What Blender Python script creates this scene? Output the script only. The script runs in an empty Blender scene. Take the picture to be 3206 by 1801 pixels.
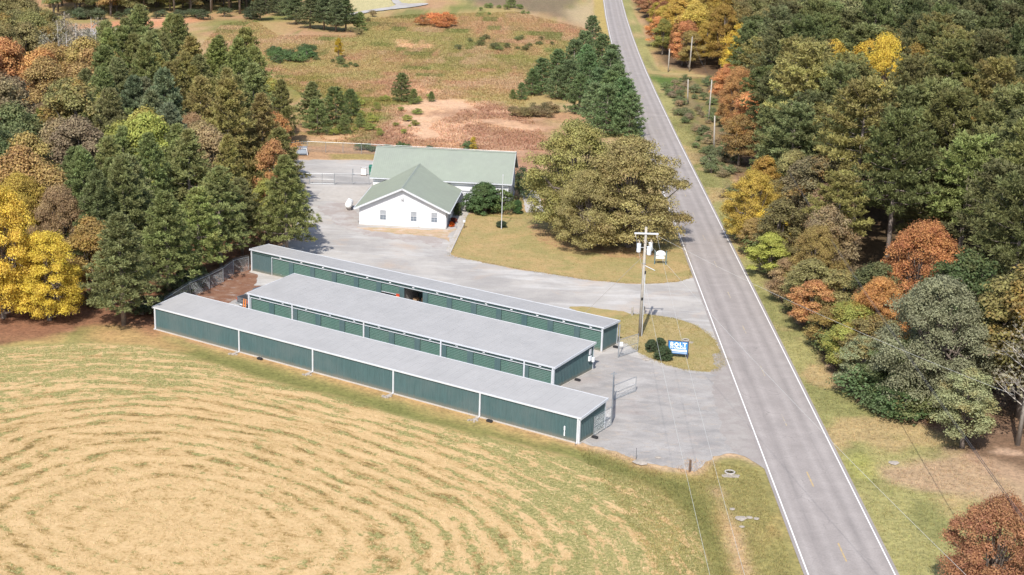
import bpy, math, random
import numpy as np
from mathutils import Vector, Matrix
from mathutils.geometry import tessellate_polygon

rng = np.random.default_rng(7)
random.seed(7)
SC = bpy.context.scene
COL = SC.collection

# ------------------------------------------------------------------ camera
CAM_H, PITCH, ROLL, FPX = 50.622, 0.285415, 0.0333773, 4639.28
cam_d = bpy.data.cameras.new("camera")
cam = bpy.data.objects.new("camera", cam_d)
COL.objects.link(cam)
cp, sp, cr, sr = math.cos(PITCH), math.sin(PITCH), math.cos(ROLL), math.sin(ROLL)
Fw = Vector((0, cp, -sp)); Rt = Vector((1, 0, 0)); Up = Vector((0, sp, cp))
CX = Rt*cr + Up*sr; CY = Up*cr - Rt*sr
cam.matrix_world = Matrix(((CX.x, CY.x, -Fw.x, 0), (CX.y, CY.y, -Fw.y, 0), (CX.z, CY.z, -Fw.z, CAM_H), (0, 0, 0, 1)))
cam_d.sensor_width = 36.0
cam_d.lens = FPX/3206*36
cam_d.clip_start = 0.5; cam_d.clip_end = 9000
SC.camera = cam

# ------------------------------------------------------------------ light
SUN_EL = math.radians(47); SHX, SHY = 0.20, 0.98      # direction shadows fall on the ground
world = bpy.data.worlds.new("World"); SC.world = world; world.use_nodes = True
wn = world.node_tree.nodes; wl = world.node_tree.links
bg = wn["Background"]; sky = wn.new("ShaderNodeTexSky")
sky.sky_type = 'NISHITA'; sky.sun_disc = False
sky.sun_elevation = SUN_EL; sky.sun_rotation = math.atan2(-SHX, -SHY)
sky.dust_density = 1.5
wl.new(sky.outputs[0], bg.inputs[0]); bg.inputs[1].default_value = 0.15
sd = bpy.data.lights.new("sun", 'SUN'); so = bpy.data.objects.new("sun", sd); COL.objects.link(so)
sd.energy = 4.5; sd.angle = math.radians(0.55); sd.color = (1.0, 0.95, 0.87)
sv = Vector((-SHX*math.cos(SUN_EL), -SHY*math.cos(SUN_EL), math.sin(SUN_EL)))
so.rotation_euler = sv.to_track_quat('Z', 'Y').to_euler(); so.location = (0, 0, 120)
SC.view_settings.view_transform = 'Standard'
SC.view_settings.look = 'None'
SC.view_settings.exposure = 0.4
SC.view_settings.gamma = 1.0
SC.view_settings.use_curve_mapping = False

# ------------------------------------------------------------------ helpers
SRC = 3206/2576
def W(x, y, z=0.0):
    """survey point: photograph pixel (2576 wide) on the level z -> metres"""
    u = x*SRC-1603; v = y*SRC-900.5
    u, v = cr*u+sr*v, -sr*u+cr*v
    dy = FPX*cp-v*sp; dz = -FPX*sp-v*cp
    t = (z-CAM_H)/dz
    return (u*t, dy*t)
def PX(X, Y, Z=0.0):
    z = Z-CAM_H; zc = Y*cp-z*sp; yc = -(Y*sp+z*cp)
    u = FPX*X/zc; v = FPX*yc/zc
    return ((1603+cr*u-sr*v)/SRC, (900.5+sr*u+cr*v)/SRC)
def WP(pts): return [W(*p) for p in pts]

def hash2(ix, iy, s):
    h = (ix.astype(np.int64)*374761393 + iy.astype(np.int64)*668265263 + s*974634777) & 0x7fffffff
    h = (h ^ (h >> 13))*1274126177 & 0x7fffffff
    return ((h ^ (h >> 16)) & 0xffff)/65535.0
def vnoise(X, Y, sc, s=0):
    x = X/sc; y = Y/sc; ix = np.floor(x); iy = np.floor(y); fx = x-ix; fy = y-iy
    fx = fx*fx*(3-2*fx); fy = fy*fy*(3-2*fy)
    a = hash2(ix, iy, s); b = hash2(ix+1, iy, s); c = hash2(ix, iy+1, s); d = hash2(ix+1, iy+1, s)
    return (a*(1-fx)+b*fx)*(1-fy)+(c*(1-fx)+d*fx)*fy
def fnoise(X, Y, sc, s=0, o=4):
    r = 0; a = 0.5; t = 0
    for k in range(o):
        r = r+a*vnoise(X, Y, sc/2**k, s+k*17); t += a; a *= .55
    return r/t
def sdist(X, Y, poly):
    """signed distance, positive inside"""
    P = np.array(poly); n = len(P); best = np.full(X.shape, 1e9); ins = np.zeros(X.shape, bool)
    for i in range(n):
        a = P[i]; b = P[(i+1) % n]; e = b-a; l2 = e@e+1e-12
        t = np.clip(((X-a[0])*e[0]+(Y-a[1])*e[1])/l2, 0, 1)
        d = (X-a[0]-t*e[0])**2+(Y-a[1]-t*e[1])**2
        best = np.minimum(best, d)
        c = ((a[1] > Y) != (b[1] > Y)) & (X < (b[0]-a[0])*(Y-a[1])/(b[1]-a[1]+1e-12)+a[0])
        ins ^= c
    d = np.sqrt(best)
    return np.where(ins, d, -d)
def sm(x, a, b):
    t = np.clip((x-a)/(b-a), 0, 1); return t*t*(3-2*t)

def np_mesh(name, V, F, attrs=None, smooth=False):
    me = bpy.data.meshes.new(name)
    V = np.asarray(V, np.float32); F = np.asarray(F, np.int32)
    k = F.shape[1]
    me.vertices.add(len(V)); me.vertices.foreach_set("co", V.ravel())
    me.loops.add(F.size); me.loops.foreach_set("vertex_index", F.ravel())
    me.polygons.add(len(F)); me.polygons.foreach_set("loop_start", np.arange(0, F.size, k, dtype=np.int32))
    if smooth: me.polygons.foreach_set("use_smooth", np.ones(len(F), bool))
    me.update(calc_edges=True)
    for nm, (dom, typ, arr) in (attrs or {}).items():
        a = me.attributes.new(nm, typ, dom)
        key = {'FLOAT': 'value', 'FLOAT_COLOR': 'color', 'FLOAT_VECTOR': 'vector'}[typ]
        a.data.foreach_set(key, np.asarray(arr, np.float32).ravel())
    return me

class MB:
    def __init__(s): s.v = []; s.f = []; s.m = []
    def add(s, vs, fs, m=0):
        o = len(s.v); s.v += [tuple(v) for v in vs]; s.f += [tuple(i+o for i in f) for f in fs]; s.m += [m]*len(fs); return s
    def box(s, x0, x1, y0, y1, z0, z1, m=0):
        return s.add([(x0,y0,z0),(x1,y0,z0),(x1,y1,z0),(x0,y1,z0),(x0,y0,z1),(x1,y0,z1),(x1,y1,z1),(x0,y1,z1)],
              [(0,3,2,1),(4,5,6,7),(0,1,5,4),(1,2,6,5),(2,3,7,6),(3,0,4,7)], m)
    def hexa(s, p, m=0):     # 8 points, bottom loop then top loop
        return s.add(p, [(0,3,2,1),(4,5,6,7),(0,1,5,4),(1,2,6,5),(2,3,7,6),(3,0,4,7)], m)
    def tube(s, pts, rad, n=8, m=0, cap=True):
        pts = [Vector(p) for p in pts]
        if not hasattr(rad, '__len__'): rad = [rad]*len(pts)
        o = len(s.v); prev = None
        for i, p in enumerate(pts):
            t = (pts[min(i+1, len(pts)-1)]-pts[max(i-1, 0)]).normalized()
            a = prev if prev is not None else (Vector((1,0,0)) if abs(t.x) < .9 else Vector((0,1,0)))
            b = t.cross(a).normalized(); a = b.cross(t).normalized(); prev = a
            for k in range(n):
                th = 2*math.pi*k/n
                s.v.append(tuple(p+(a*math.cos(th)+b*math.sin(th))*rad[i]))
        for i in range(len(pts)-1):
            for k in range(n):
                k2 = (k+1) % n
                s.f.append((o+i*n+k, o+i*n+k2, o+(i+1)*n+k2, o+(i+1)*n+k)); s.m.append(m)
        if cap:
            s.f.append(tuple(o+k for k in reversed(range(n)))); s.m.append(m)
            s.f.append(tuple(o+(len(pts)-1)*n+k for k in range(n))); s.m.append(m)
        return s
    def prism(s, poly, z0, z1, m=0):   # poly in xy, extruded in z
        n = len(poly); vs = [(x, y, z0) for x, y in poly]+[(x, y, z1) for x, y in poly]
        fs = [tuple(reversed(range(n))), tuple(range(n, 2*n))]+[(i, (i+1) % n, n+(i+1) % n, n+i) for i in range(n)]
        return s.add(vs, fs, m)
    def prism_xz(s, poly, y0, y1, m=0):
        n = len(poly); vs = [(x, y0, z) for x, z in poly]+[(x, y1, z) for x, z in poly]
        fs = [tuple(range(n)), tuple(reversed(range(n, 2*n)))]+[((i+1) % n, i, n+i, n+(i+1) % n) for i in range(n)]
        return s.add(vs, fs, m)
    def mesh(s, name, mats, smooth=False):
        me = bpy.data.meshes.new(name); me.from_pydata(s.v, [], s.f)
        for mt in mats: me.materials.append(mt)
        if len(mats) > 1: me.polygons.foreach_set("material_index", s.m)
        if smooth: me.polygons.foreach_set("use_smooth", [True]*len(me.polygons))
        me.update(); return me

def link(name, me, parent=None, loc=None, rz=0.0, scale=None, **props):
    o = bpy.data.objects.new(name, me); COL.objects.link(o)
    if parent is not None: o.parent = parent
    if loc is not None: o.location = loc
    if rz: o.rotation_euler = (0, 0, rz)
    if scale is not None: o.scale = scale
    for k, v in props.items(): o[k] = v
    return o
def thing(name, label, cat, loc=(0,0,0), rz=0.0, group=None):
    o = bpy.data.objects.new(name, None); COL.objects.link(o); o.empty_display_size = .3
    o.location = loc; o.rotation_euler = (0, 0, rz); o['label'] = label; o['category'] = cat
    if group: o['group'] = group
    return o
def tag(o, label, cat, group=None):
    o['label'] = label; o['category'] = cat
    if group: o['group'] = group
    return o

# ------------------------------------------------------------------ materials
def new_mat(name):
    m = bpy.data.materials.new(name); m.use_nodes = True
    nt = m.node_tree; b = nt.nodes["Principled BSDF"]; b.inputs["Specular IOR Level"].default_value = .3
    return m, nt, b
def N(nt, t, **kw):
    n = nt.nodes.new(t)
    for k, v in kw.items(): setattr(n, k, v)
    return n
def coords(nt, kind="Object", scale=(1,1,1), rot=(0,0,0)):
    tc = N(nt, "ShaderNodeTexCoord"); mp = N(nt, "ShaderNodeMapping")
    nt.links.new(tc.outputs[kind], mp.inputs[0]); mp.inputs["Scale"].default_value = scale; mp.inputs["Rotation"].default_value = rot
    return mp.outputs[0]
def noise(nt, vec, sc, det=4, rough=.6, dist=0):
    n = N(nt, "ShaderNodeTexNoise"); n.inputs["Scale"].default_value = sc; n.inputs["Detail"].default_value = det
    n.inputs["Roughness"].default_value = rough; n.inputs["Distortion"].default_value = dist
    if vec is not None: nt.links.new(vec, n.inputs["Vector"])
    return n.outputs["Fac"]
def ramp(nt, fac, stops):
    r = N(nt, "ShaderNodeValToRGB"); e = r.color_ramp.elements
    while len(e) < len(stops): e.new(.5)
    for i, (p, c) in enumerate(stops):
        e[i].position = p; e[i].color = (*c, 1) if len(c) == 3 else c
    nt.links.new(fac, r.inputs[0]); return r.outputs[0]
def mixc(nt, a, b, fac, mode='MIX'):
    n = N(nt, "ShaderNodeMix", data_type='RGBA', blend_type=mode)
    for s, v in ((n.inputs[0], fac), (n.inputs[6], a), (n.inputs[7], b)):
        if isinstance(v, (int, float)): s.default_value = v
        elif isinstance(v, tuple): s.default_value = (*v, 1) if len(v) == 3 else v
        else: nt.links.new(v, s)
    return n.outputs[2]
def mth(nt, op, a, b=None, c=None, clamp=False):
    n = N(nt, "ShaderNodeMath", operation=op); n.use_clamp = clamp
    for i, v in enumerate((a, b, c)):
        if v is None: continue
        if isinstance(v, (int, float)): n.inputs[i].default_value = v
        else: nt.links.new(v, n.inputs[i])
    return n.outputs[0]
def bump(nt, b, h, strength=.5, dist=.05):
    n = N(nt, "ShaderNodeBump"); n.inputs["Strength"].default_value = strength; n.inputs["Distance"].default_value = dist
    nt.links.new(h, n.inputs["Height"]); nt.links.new(n.outputs[0], b.inputs["Normal"])
def gray(v): return (v, v, v)
def plain(name, col, rough=.6, var=.15, sc=2.0, metal=0.0, grime=None, kind="Object", bmp=0.0):
    m, nt, b = new_mat(name)
    v = coords(nt, kind)
    n = noise(nt, v, sc, 5)
    c = ramp(nt, n, [(.25, gray(1-var)), (.75, gray(1+var))])
    o = mixc(nt, tuple(col), c, 1.0, 'MULTIPLY')
    if grime:
        n2 = noise(nt, v, sc*.35, 6, .7, .5)
        o = mixc(nt, o, grime, ramp(nt, n2, [(.5, gray(0)), (.8, gray(.7))]))
    nt.links.new(o, b.inputs["Base Color"])
    b.inputs["Roughness"].default_value = rough; b.inputs["Metallic"].default_value = metal
    if bmp: bump(nt, b, noise(nt, v, sc*6, 4), bmp, .02)
    return m

M = {}
M['white_metal'] = plain('white_metal', (.52,.54,.575), .45, .06, 1.5, grime=(.5,.48,.44))
M['white_wall'] = plain('white_wall', (.64,.65,.675), .7, .03, 1.0, grime=(.66,.63,.58))
M['trim_grey'] = plain('grey_trim', (.45,.46,.47), .6)  # even grey for the awning bar, flood lamp and meter pipe
M['green_dark'] = plain('green_dark_metal', (.052,.088,.086), .5, .12, 1.2)
M['concrete'] = plain('concrete', (.42,.39,.36), .9, .12, 1.3, grime=(.33,.29,.25), bmp=.3)
M['interior'] = plain('interior_metal', (.22,.21,.2), .6)
M['window_glass'] = plain('window_glass', (.16,.19,.23), .35, .05)
M['blind'] = plain('window_blind', (.36,.38,.41), .7)
M['pole_wood'] = plain('pole_wood', (.36,.33,.29), .9, .2, 3, bmp=.4)
M['post_wood'] = plain('post_wood', (.13,.085,.06), .9, .25, 4)
M['steel'] = plain('galvanised_steel', (.36,.38,.4), .45, .1, 3, metal=.5)
M['wire'] = plain('wire', (.07,.07,.075), .6)
M['pale_wire'] = plain('pale_wire', (.5,.5,.48), .5)
M['transformer'] = plain('transformer_paint', (.62,.66,.71), .4, .05)
M['ceramic'] = plain('ceramic', (.45,.38,.3), .3)
M['rubber'] = plain('rubber', (.02,.02,.02), .8)
M['truck_paint'] = plain('truck_paint', (.17,.18,.2), .3, .05, 1, metal=.4)
M['dark_plastic'] = plain('dark_plastic', (.03,.03,.033), .5)
M['orange'] = plain('orange_paint', (.65,.2,.04), .6)
M['red'] = plain('red_paint', (.45,.06,.03), .6)
M['sign_blue'] = plain('sign_blue', (.04,.22,.5), .4, .06)
M['sign_white'] = plain('sign_white', (.78,.8,.82), .4, .03)
M['sign_frame'] = plain('sign_frame', (.06,.06,.10), .5)
M['sign_teal'] = plain('sign_post_paint', (.10,.15,.16), .6)
M['tank_white'] = plain('tank_white', (.78,.78,.76), .35, .03)
M['dumpster'] = plain('dumpster_green', (.03,.15,.10), .5)
M['rock'] = plain('rock', (.34,.30,.26), .9, .3, 3, bmp=.5)
M['black_hole'] = plain('pipe_inside', (.015,.012,.01), .9)
M['topper'] = plain('topper_gloss', (.06,.065,.08), .2)
M['cardboard'] = plain('cardboard', (.3,.2,.12), .8)

def metal_streak(name, col, rough, streak_axis='z', var=.16):
    m, nt, b = new_mat(name)
    sc = (7, 7, .5) if streak_axis == 'z' else ((1.2, 1.2, 1.2))
    tc = N(nt, "ShaderNodeNewGeometry"); mp = N(nt, "ShaderNodeMapping")
    nt.links.new(tc.outputs["Position"], mp.inputs[0]); mp.inputs["Scale"].default_value = sc
    n = noise(nt, mp.outputs[0], 1.0, 5, .65); n2 = noise(nt, tc.outputs["Position"], .35, 5, .65)
    c = ramp(nt, n, [(.25, gray(1-var)), (.75, gray(1+var))])
    o = mixc(nt, tuple(col), c, 1.0, 'MULTIPLY')
    o = mixc(nt, o, tuple(x*.72+.05 for x in col), ramp(nt, n2, [(.42, gray(0)), (.72, gray(.8))]))
    if streak_axis == 'z':
        sz_ = N(nt, "ShaderNodeSeparateXYZ"); nt.links.new(tc.outputs["Position"], sz_.inputs[0])
        dz = mth(nt, 'ADD', sz_.outputs[2], mth(nt, 'MULTIPLY', n, .5))
        o = mixc(nt, o, (.24,.18,.12), ramp(nt, dz, [(.3, gray(.55)), (.75, gray(0))]))
    nt.links.new(o, b.inputs["Base Color"]); b.inputs["Roughness"].default_value = rough
    return m
M['green_wall'] = metal_streak('green_wall_metal', (.060,.108,.114), .55, 'z', .2)
M['green_door'] = metal_streak('green_door_metal', (.072,.138,.115), .55, 'z', .12)
M['roof_grey'] = metal_streak('galvanised_roof', (.345,.338,.335), .65, 'n', .04)
M['roof_green'] = metal_streak('sage_roof_metal', (.245,.275,.232), .6, 'n', .06)

def leaf_mat(name, transl=.25, rough=.65, auto=True):
    m, nt, b = new_mat(name)
    oi = N(nt, "ShaderNodeObjectInfo"); at = N(nt, "ShaderNodeAttribute"); at.attribute_name = "v"
    v = coords(nt)
    big = noise(nt, v, .33, 3, .6)
    # a lone second hue grows with the object's alpha
    seed = N(nt, "ShaderNodeVectorMath", operation='ADD'); nt.links.new(v, seed.inputs[0]); nt.links.new(oi.outputs["Random"], seed.inputs[1])
    hue = noise(nt, seed.outputs[0], .22, 3, .7)
    hs = N(nt, "ShaderNodeHueSaturation"); nt.links.new(oi.outputs["Color"], hs.inputs["Color"])
    hv = mth(nt, 'MULTIPLY_ADD', at.outputs["Fac"], .035, .4825)
    nt.links.new(hv, hs.inputs["Hue"])
    val = mth(nt, 'MULTIPLY_ADD', at.outputs["Fac"], .75, .62)
    val2 = mth(nt, 'MULTIPLY', val, mth(nt, 'MULTIPLY_ADD', big, .9, .55))
    nt.links.new(val2, hs.inputs["Value"])
    warm = mth(nt, 'MULTIPLY', mth(nt, 'SUBTRACT', 1.0, oi.outputs["Alpha"]), 1.0)
    f = mth(nt, 'MULTIPLY', ramp(nt, hue, [(.5, gray(0)), (.62, gray(1))]), warm)
    o = mixc(nt, hs.outputs[0], mixc(nt, (.36,.16,.05), (.40,.28,.06), at.outputs["Fac"]), f)
    nt.links.new(o, b.inputs["Base Color"]); b.inputs["Roughness"].default_value = rough
    tr = N(nt, "ShaderNodeBsdfTranslucent"); nt.links.new(o, tr.inputs[0])
    mx = N(nt, "ShaderNodeMixShader"); mx.inputs[0].default_value = transl
    nt.links.new(b.outputs[0], mx.inputs[1]); nt.links.new(tr.outputs[0], mx.inputs[2])
    nt.links.new(mx.outputs[0], nt.nodes["Material Output"].inputs[0])
    return m
M['leaf'] = leaf_mat('leaf', .35)
M['needle'] = leaf_mat('needle', .3)
M['bark_pine'] = plain('bark_pine', (.23,.19,.165), .95, .35, 3, bmp=.6)
M['bark'] = plain('bark', (.16,.13,.11), .95, .3, 3, bmp=.6)
M['bark_pale'] = plain('bark_pale', (.36,.33,.3), .95, .25, 3, bmp=.6)

# gravel / asphalt / lawns
def ground_noise_mat(name, cols, scs, rough=.95, bs=.4, speck=None, streak=None):
    """layers: cols[0] base, then (color, scale, lo, hi, amount)"""
    m, nt, b = new_mat(name)
    g = N(nt, "ShaderNodeNewGeometry"); pos = g.outputs["Position"]
    c = cols
    o = scs[0]
    for col, sc, lo, hi, amt, stretch in scs[1:]:
        mp = N(nt, "ShaderNodeMapping"); nt.links.new(pos, mp.inputs[0])
        mp.inputs["Scale"].default_value = stretch[:3]; mp.inputs["Rotation"].default_value = (0, 0, stretch[3]); mp.vector_type = 'TEXTURE' if False else 'POINT'
        n = noise(nt, mp.outputs[0], sc, 6, .65, .3)
        o = mixc(nt, o, col, ramp(nt, n, [(lo, gray(0)), (hi, gray(amt))]))
    fine = noise(nt, pos, 9.0, 3, .7)
    o = mixc(nt, o, ramp(nt, fine, [(.2, gray(1-bs)), (.8, gray(1+bs))]), 1.0, 'MULTIPLY')
    nt.links.new(o, b.inputs["Base Color"]); b.inputs["Roughness"].default_value = rough
    b.inputs["Specular IOR Level"].default_value = .15
    bump(nt, b, fine, .4, .03)
    return m
ISO = (1,1,1,0)
M['gravel'] = ground_noise_mat('gravel', None, [(.40,.375,.35),
    ((.285,.27,.26), .12, .42, .62, .75, ISO), ((.50,.485,.47), .2, .5, .7, .8, (.5,2.0,1,.25)),
    ((.42,.33,.26), .16, .55, .75, .7, ISO), ((.24,.235,.245), .7, .55, .75, .6, (1,2.2,1,.5))], bs=.14)
M['gravel_lower'] = ground_noise_mat('gravel_lower', None, [(.325,.305,.29),
    ((.235,.225,.22), .3, .42, .66, .85, (1,1.7,1,.55)), ((.40,.378,.362), .25, .5, .7, .8, (1,1.7,1,.55)),
    ((.40,.335,.275), .8, .54, .72, .6, (1,1.6,1,.5)), ((.21,.19,.18), 1.6, .6, .7, .6, ISO), ((.3,.25,.23), .2, .55, .75, .6, ISO)], bs=.16)
M['asphalt'] = ground_noise_mat('asphalt', None, [(.345,.312,.30),
    ((.29,.265,.258), .1, .45, .7, .8, (3.0,.12,1,0)), ((.40,.365,.35), .12, .5, .72, .8, (3.5,.1,1,0)),
    ((.24,.225,.235), .4, .58, .75, .4, ISO)], bs=.09)
M['apron'] = ground_noise_mat('apron', None, [(.285,.255,.24), ((.33,.305,.285), .5, .42, .6, .9, ISO), ((.22,.20,.19), .9, .55, .7, .6, ISO)], bs=.12)
M['line_white'] = ground_noise_mat('line_white', None, [(.72,.71,.70), ((.45,.43,.42), 1.2, .6, .75, .6, ISO)], bs=.08)
M['line_yellow'] = ground_noise_mat('line_yellow', None, [(.47,.34,.16), ((.3,.26,.22), 2.5, .45, .6, .8, ISO)], bs=.1)
M['line_worn'] = ground_noise_mat('line_worn', None, [(.40,.33,.22), ((.31,.285,.28), 2.0, .40, .55, .9, ISO)], bs=.1)
M['lawn'] = ground_noise_mat('lawn', None, [(.375,.265,.125),
    ((.265,.23,.095), .22, .40, .56, .95, ISO), ((.44,.285,.15), .11, .52, .7, .8, ISO),
    ((.36,.29,.12), .9, .5, .7, .5, (1,2,1,0)), ((.20,.185,.07), 1.3, .54, .70, .7, (1,2,1,.3))], bs=.22)
M['lawn_island'] = ground_noise_mat('lawn_island', None, [(.35,.27,.135),
    ((.27,.235,.10), .3, .42, .6, .85, ISO), ((.38,.26,.12), .25, .54, .7, .8, ISO),
    ((.34,.28,.10), 1.2, .5, .7, .5, (1,2,1,0))], bs=.22)

# ------------------------------------------------------------------ terrain sheet
BX = [(-0.844, 0.536)]
YAW = math.radians(-32.409)
DX, DY = math.cos(YAW), math.sin(YAW); NX, NY = -DY, DX
B1 = dict(o=(-38.37,151.97), L=53.1, Wd=4.58, hf=2.55, hb=2.98)
B2 = dict(o=(-29.34,158.40), L=39.94, Wd=7.76, hf=2.50, hb=2.98)
B3 = dict(o=(-32.20,175.86), L=49.68, Wd=3.30, hf=2.84, hb=2.72)
def bpt(B, u, v): return (B['o'][0]+DX*u+NX*v, B['o'][1]+DY*u+NY*v)

def road_x(Y):     # x of the left white line
    Y = np.asarray(Y, float)
    ys = [-200, 280, 330, 365, 400, 440, 490, 550, 700, 1000, 2500]
    xs = [22.07-1.1, 23.62, 24.1, 24.6, 25.3, 26.3, 27.8, 30.0, 37.0, 56.0, 150.0]
    return np.interp(Y, ys, xs)
RW = 6.55

def graded(dense_lo, dense_hi, step, lo, hi, mid=None):
    a = list(np.arange(dense_lo, dense_hi+1e-6, step))
    s = step; x = a[-1]
    while x < hi:
        s = min(s*1.06, 60) if x < 700 else s*1.25
        x += s; a.append(x)
    s = step; x = a[0]; pre = []
    while x > lo:
        s *= 1.15; x -= s; pre.append(x)
    return np.array(pre[::-1]+a)
gx = graded(-62, 62, .45, -2500, 2500); gy = graded(92, 265, .45, -400, 5000)
# keep the sideways growth gentle so that the woods' floor keeps its detail
GX, GY = np.meshgrid(gx, gy); X = GX.ravel(); Y = GY.ravel()
nx_, ny_ = len(gx), len(gy)

hay_poly = WP([(-300,900),(0,872),(200,862),(380,868),(480,898),(640,950),(800,990),(1000,1046),(1200,1095),(1330,1125),
               (1450,1160),(1560,1195),(1650,1232),(1720,1290),(1765,1360),(1790,1447),(1800,1600),(1700,2600),(-1500,2600)])
band_poly = WP([(380,850),(520,880),(800,960),(1000,1018),(1200,1075),(1470,1140),(1640,1185),(1760,1210),(1800,1280),(1830,1380),(1850,1447),(1870,1600),
                (1790,1600),(1785,1447),(1760,1360),(1715,1290),(1650,1235),(1560,1198),(1330,1130),(1000,1052),(640,955),(480,905)])
wallstrip = WP([(380,835),(480,858),(750,935),(1000,1005),(1230,1065),(1470,1130),(1500,1125),(1455,1112),(1200,1045),(985,985),(600,880),(390,822)])
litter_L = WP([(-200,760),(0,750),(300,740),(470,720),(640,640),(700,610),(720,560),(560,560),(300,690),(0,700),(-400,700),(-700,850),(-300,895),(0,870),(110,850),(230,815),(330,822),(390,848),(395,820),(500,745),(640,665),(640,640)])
woods_L = WP([(-800,900),(-100,840),(110,835),(240,805),(395,840),(480,745),(640,650),(640,640),(700,615),(730,560),(715,400),(735,345),(700,310),(600,310),(520,280),(430,235),(250,225),(180,195),(0,150),(-400,140),(-1500,140)])
woods_R = WP([(1600,-2),(1640,90),(1668,165),(1790,190),(1832,300),(1858,430),(1880,520),(1905,600),(1960,710),(2045,820),(2110,900),(2190,985),(2330,1062),(2430,1105),(2576,1170),(2900,1290),(3600,1200),(3600,-2)])
litter_shade_R = WP([(1845,430),(1865,540),(1890,620),(1945,720),(2020,830),(2080,920),(2140,985),(2150,1010),(2190,1022),(2300,1062),(2400,1100),(2380,1130),(2440,1165),(2520,1195),(2600,1225),(3000,1330),(3000,900),(2300,900),(1950,500)])
rust_field = WP([(905,355),(960,320),(1000,275),(1100,255),(1250,262),(1330,290),(1380,300),(1400,340),(1400,420),(1300,440),(900,420)])
soil_spots = [WP(p) for p in (
    [(1015,270),(1060,252),(1150,250),(1200,262),(1180,275),(1120,283),(1100,300),(1120,318),(1080,335),(1040,330),(1030,300)],
    [(1040,335),(1090,325),(1110,345),(1060,350)], [(1200,302),(1240,298),(1300,308),(1350,320),(1330,328),(1260,318)],
    [(1005,100),(1040,98),(1050,112),(1020,118)], [(1060,98),(1085,100),(1095,116),(1070,118)], [(1055,218),(1090,216),(1092,230),(1062,232)],
    [(815,325),(850,318),(870,335),(850,352),(815,350)], [(1100,362),(1135,360),(1140,372),(1105,372)],[(1010,368),(1040,366),(1045,376),(1015,378)])]
clay = WP([(250,52),(330,48),(430,44),(520,42),(560,46),(480,58),(400,66),(330,78),(250,76)])
pond = WP([(245,74),(290,70),(335,78),(320,88),(250,92),(180,86)])
far_dark = WP([(1130,-30),(1180,8),(1290,18),(1400,45),(1450,62),(1440,10),(1455,-4),(1450,-60),(1130,-60)])
far_lawn = WP([(860,-60),(868,5),(890,36),(1000,20),(1070,10),(1060,-60)])
far_tan = WP([(1420,30),(1470,10),(1500,-10),(1512,40),(1500,80),(1440,60)])
dirt_yard = WP([(690,385),(745,370),(840,375),(940,378),(940,402),(830,402),(740,405),(690,420)])
clear_R = WP([(1628,140),(1648,182),(1690,195),(1790,200),(1832,300),(1850,430),(1830,470),(1800,440),(1760,390),(1720,300),(1680,230)])
limegreen = WP([(2130,1160),(2155,1140),(2190,1150),(2208,1190),(2190,1210),(2150,1200)])
grn_tuft = WP([(1640,196),(1700,192),(1710,212),(1690,222),(1660,214)])
ditch_tan = WP([(1790,1225),(1815,1230),(1850,1300),(1880,1380),(1900,1447),(1920,1560),(1850,1560),(1845,1447),(1835,1380),(1815,1300)])
pink_R = WP([(2190,1180),(2300,1165),(2400,1130),(2500,1150),(2700,1230),(2700,1330),(2576,1290),(2450,1250),(2330,1230),(2250,1215)])

wob = (fnoise(X, Y, 6, 3)-.5)*2
wob2 = (fnoise(X, Y, 25, 9)-.5)*2
fine = fnoise(X, Y, 1.6, 31, 3)-.5
def mask(poly, soft=1.0, wa=.8): return sm(sdist(X, Y, poly)+wob*wa+fine*wa, -soft, soft)
base = np.zeros((len(X), 3)); 
def C(*c): return np.array(c, float)
def lay(col, m):
    global base
    base = base*(1-m[:, None])+np.asarray(col)*m[:, None]
n_big = fnoise(X, Y, 40, 5); n_mid = fnoise(X, Y, 12, 15); n_sm = fnoise(X, Y, 4, 25)
base_gain = 1.18
field = C(.37,.235,.125)
lay(field, np.ones(len(X)))
lay(C(.32,.25,.10), sm(n_big, .45, .62)*.8)
lay(C(.37,.205,.125), sm(n_mid, .5, .68)*.7)
lay(C(.28,.245,.09), sm(fnoise(X, Y, 18, 77), .52, .66)*.85)
lay(C(.40,.27,.16), sm(fnoise(X, Y, 14, 99), .58, .7)*.7)
lay(C(.15,.165,.05), sm(fnoise(X, Y, 9, 44), .6, .7)*.8)
# green-gold part of the old field near the pines on the left
ggrn = WP([(640,200),(760,180),(900,210),(1000,235),(1020,260),(960,320),(900,350),(830,340),(780,340)])
lay(C(.20,.18,.045), mask(ggrn, 6, 5)*.75*sm(n_sm, .3, .55))
gmid = WP([(980,110),(1100,95),(1300,130),(1500,150),(1500,185),(1350,190),(1200,180),(1050,160)])
lay(C(.20,.19,.055), mask(gmid, 8, 8)*.7*sm(n_sm, .35, .6))
lay(C(.33,.18,.115), mask(rust_field, 3, 3)*.88)
lay(C(.42,.26,.17), mask(rust_field, 3, 3)*sm(n_sm, .45, .65)*.7)
for p in soil_spots: lay(C(.60,.375,.225), mask(p, 3.0, 4.5)*(.35+.6*sm(fnoise(X, Y, 3.5, 61), .35, .6)))
warm_soil = WP([(1000,262),(1100,246),(1240,255),(1330,290),(1360,322),(1250,330),(1130,352),(1020,352),(985,310)])
lay(C(.56,.36,.235), mask(warm_soil, 4, 4)*(.05+.8*sm(fnoise(X, Y, 6, 63), .47, .62)))
lay(C(.48,.22,.12), mask(clay, 2, 2)*.9); lay(C(.62,.40,.27), mask(clay, 2, 2)*sm(n_sm, .5, .7)*.7)
lay(C(.33,.33,.35), mask(pond, 1.5, 1))
lay(C(.17,.13,.085), mask(far_dark, 5, 4)*.9)
lay(C(.42,.37,.20), mask(far_lawn, 2, 1)); lay(C(.40,.31,.19), mask(far_tan, 4, 2)*.8)
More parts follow.
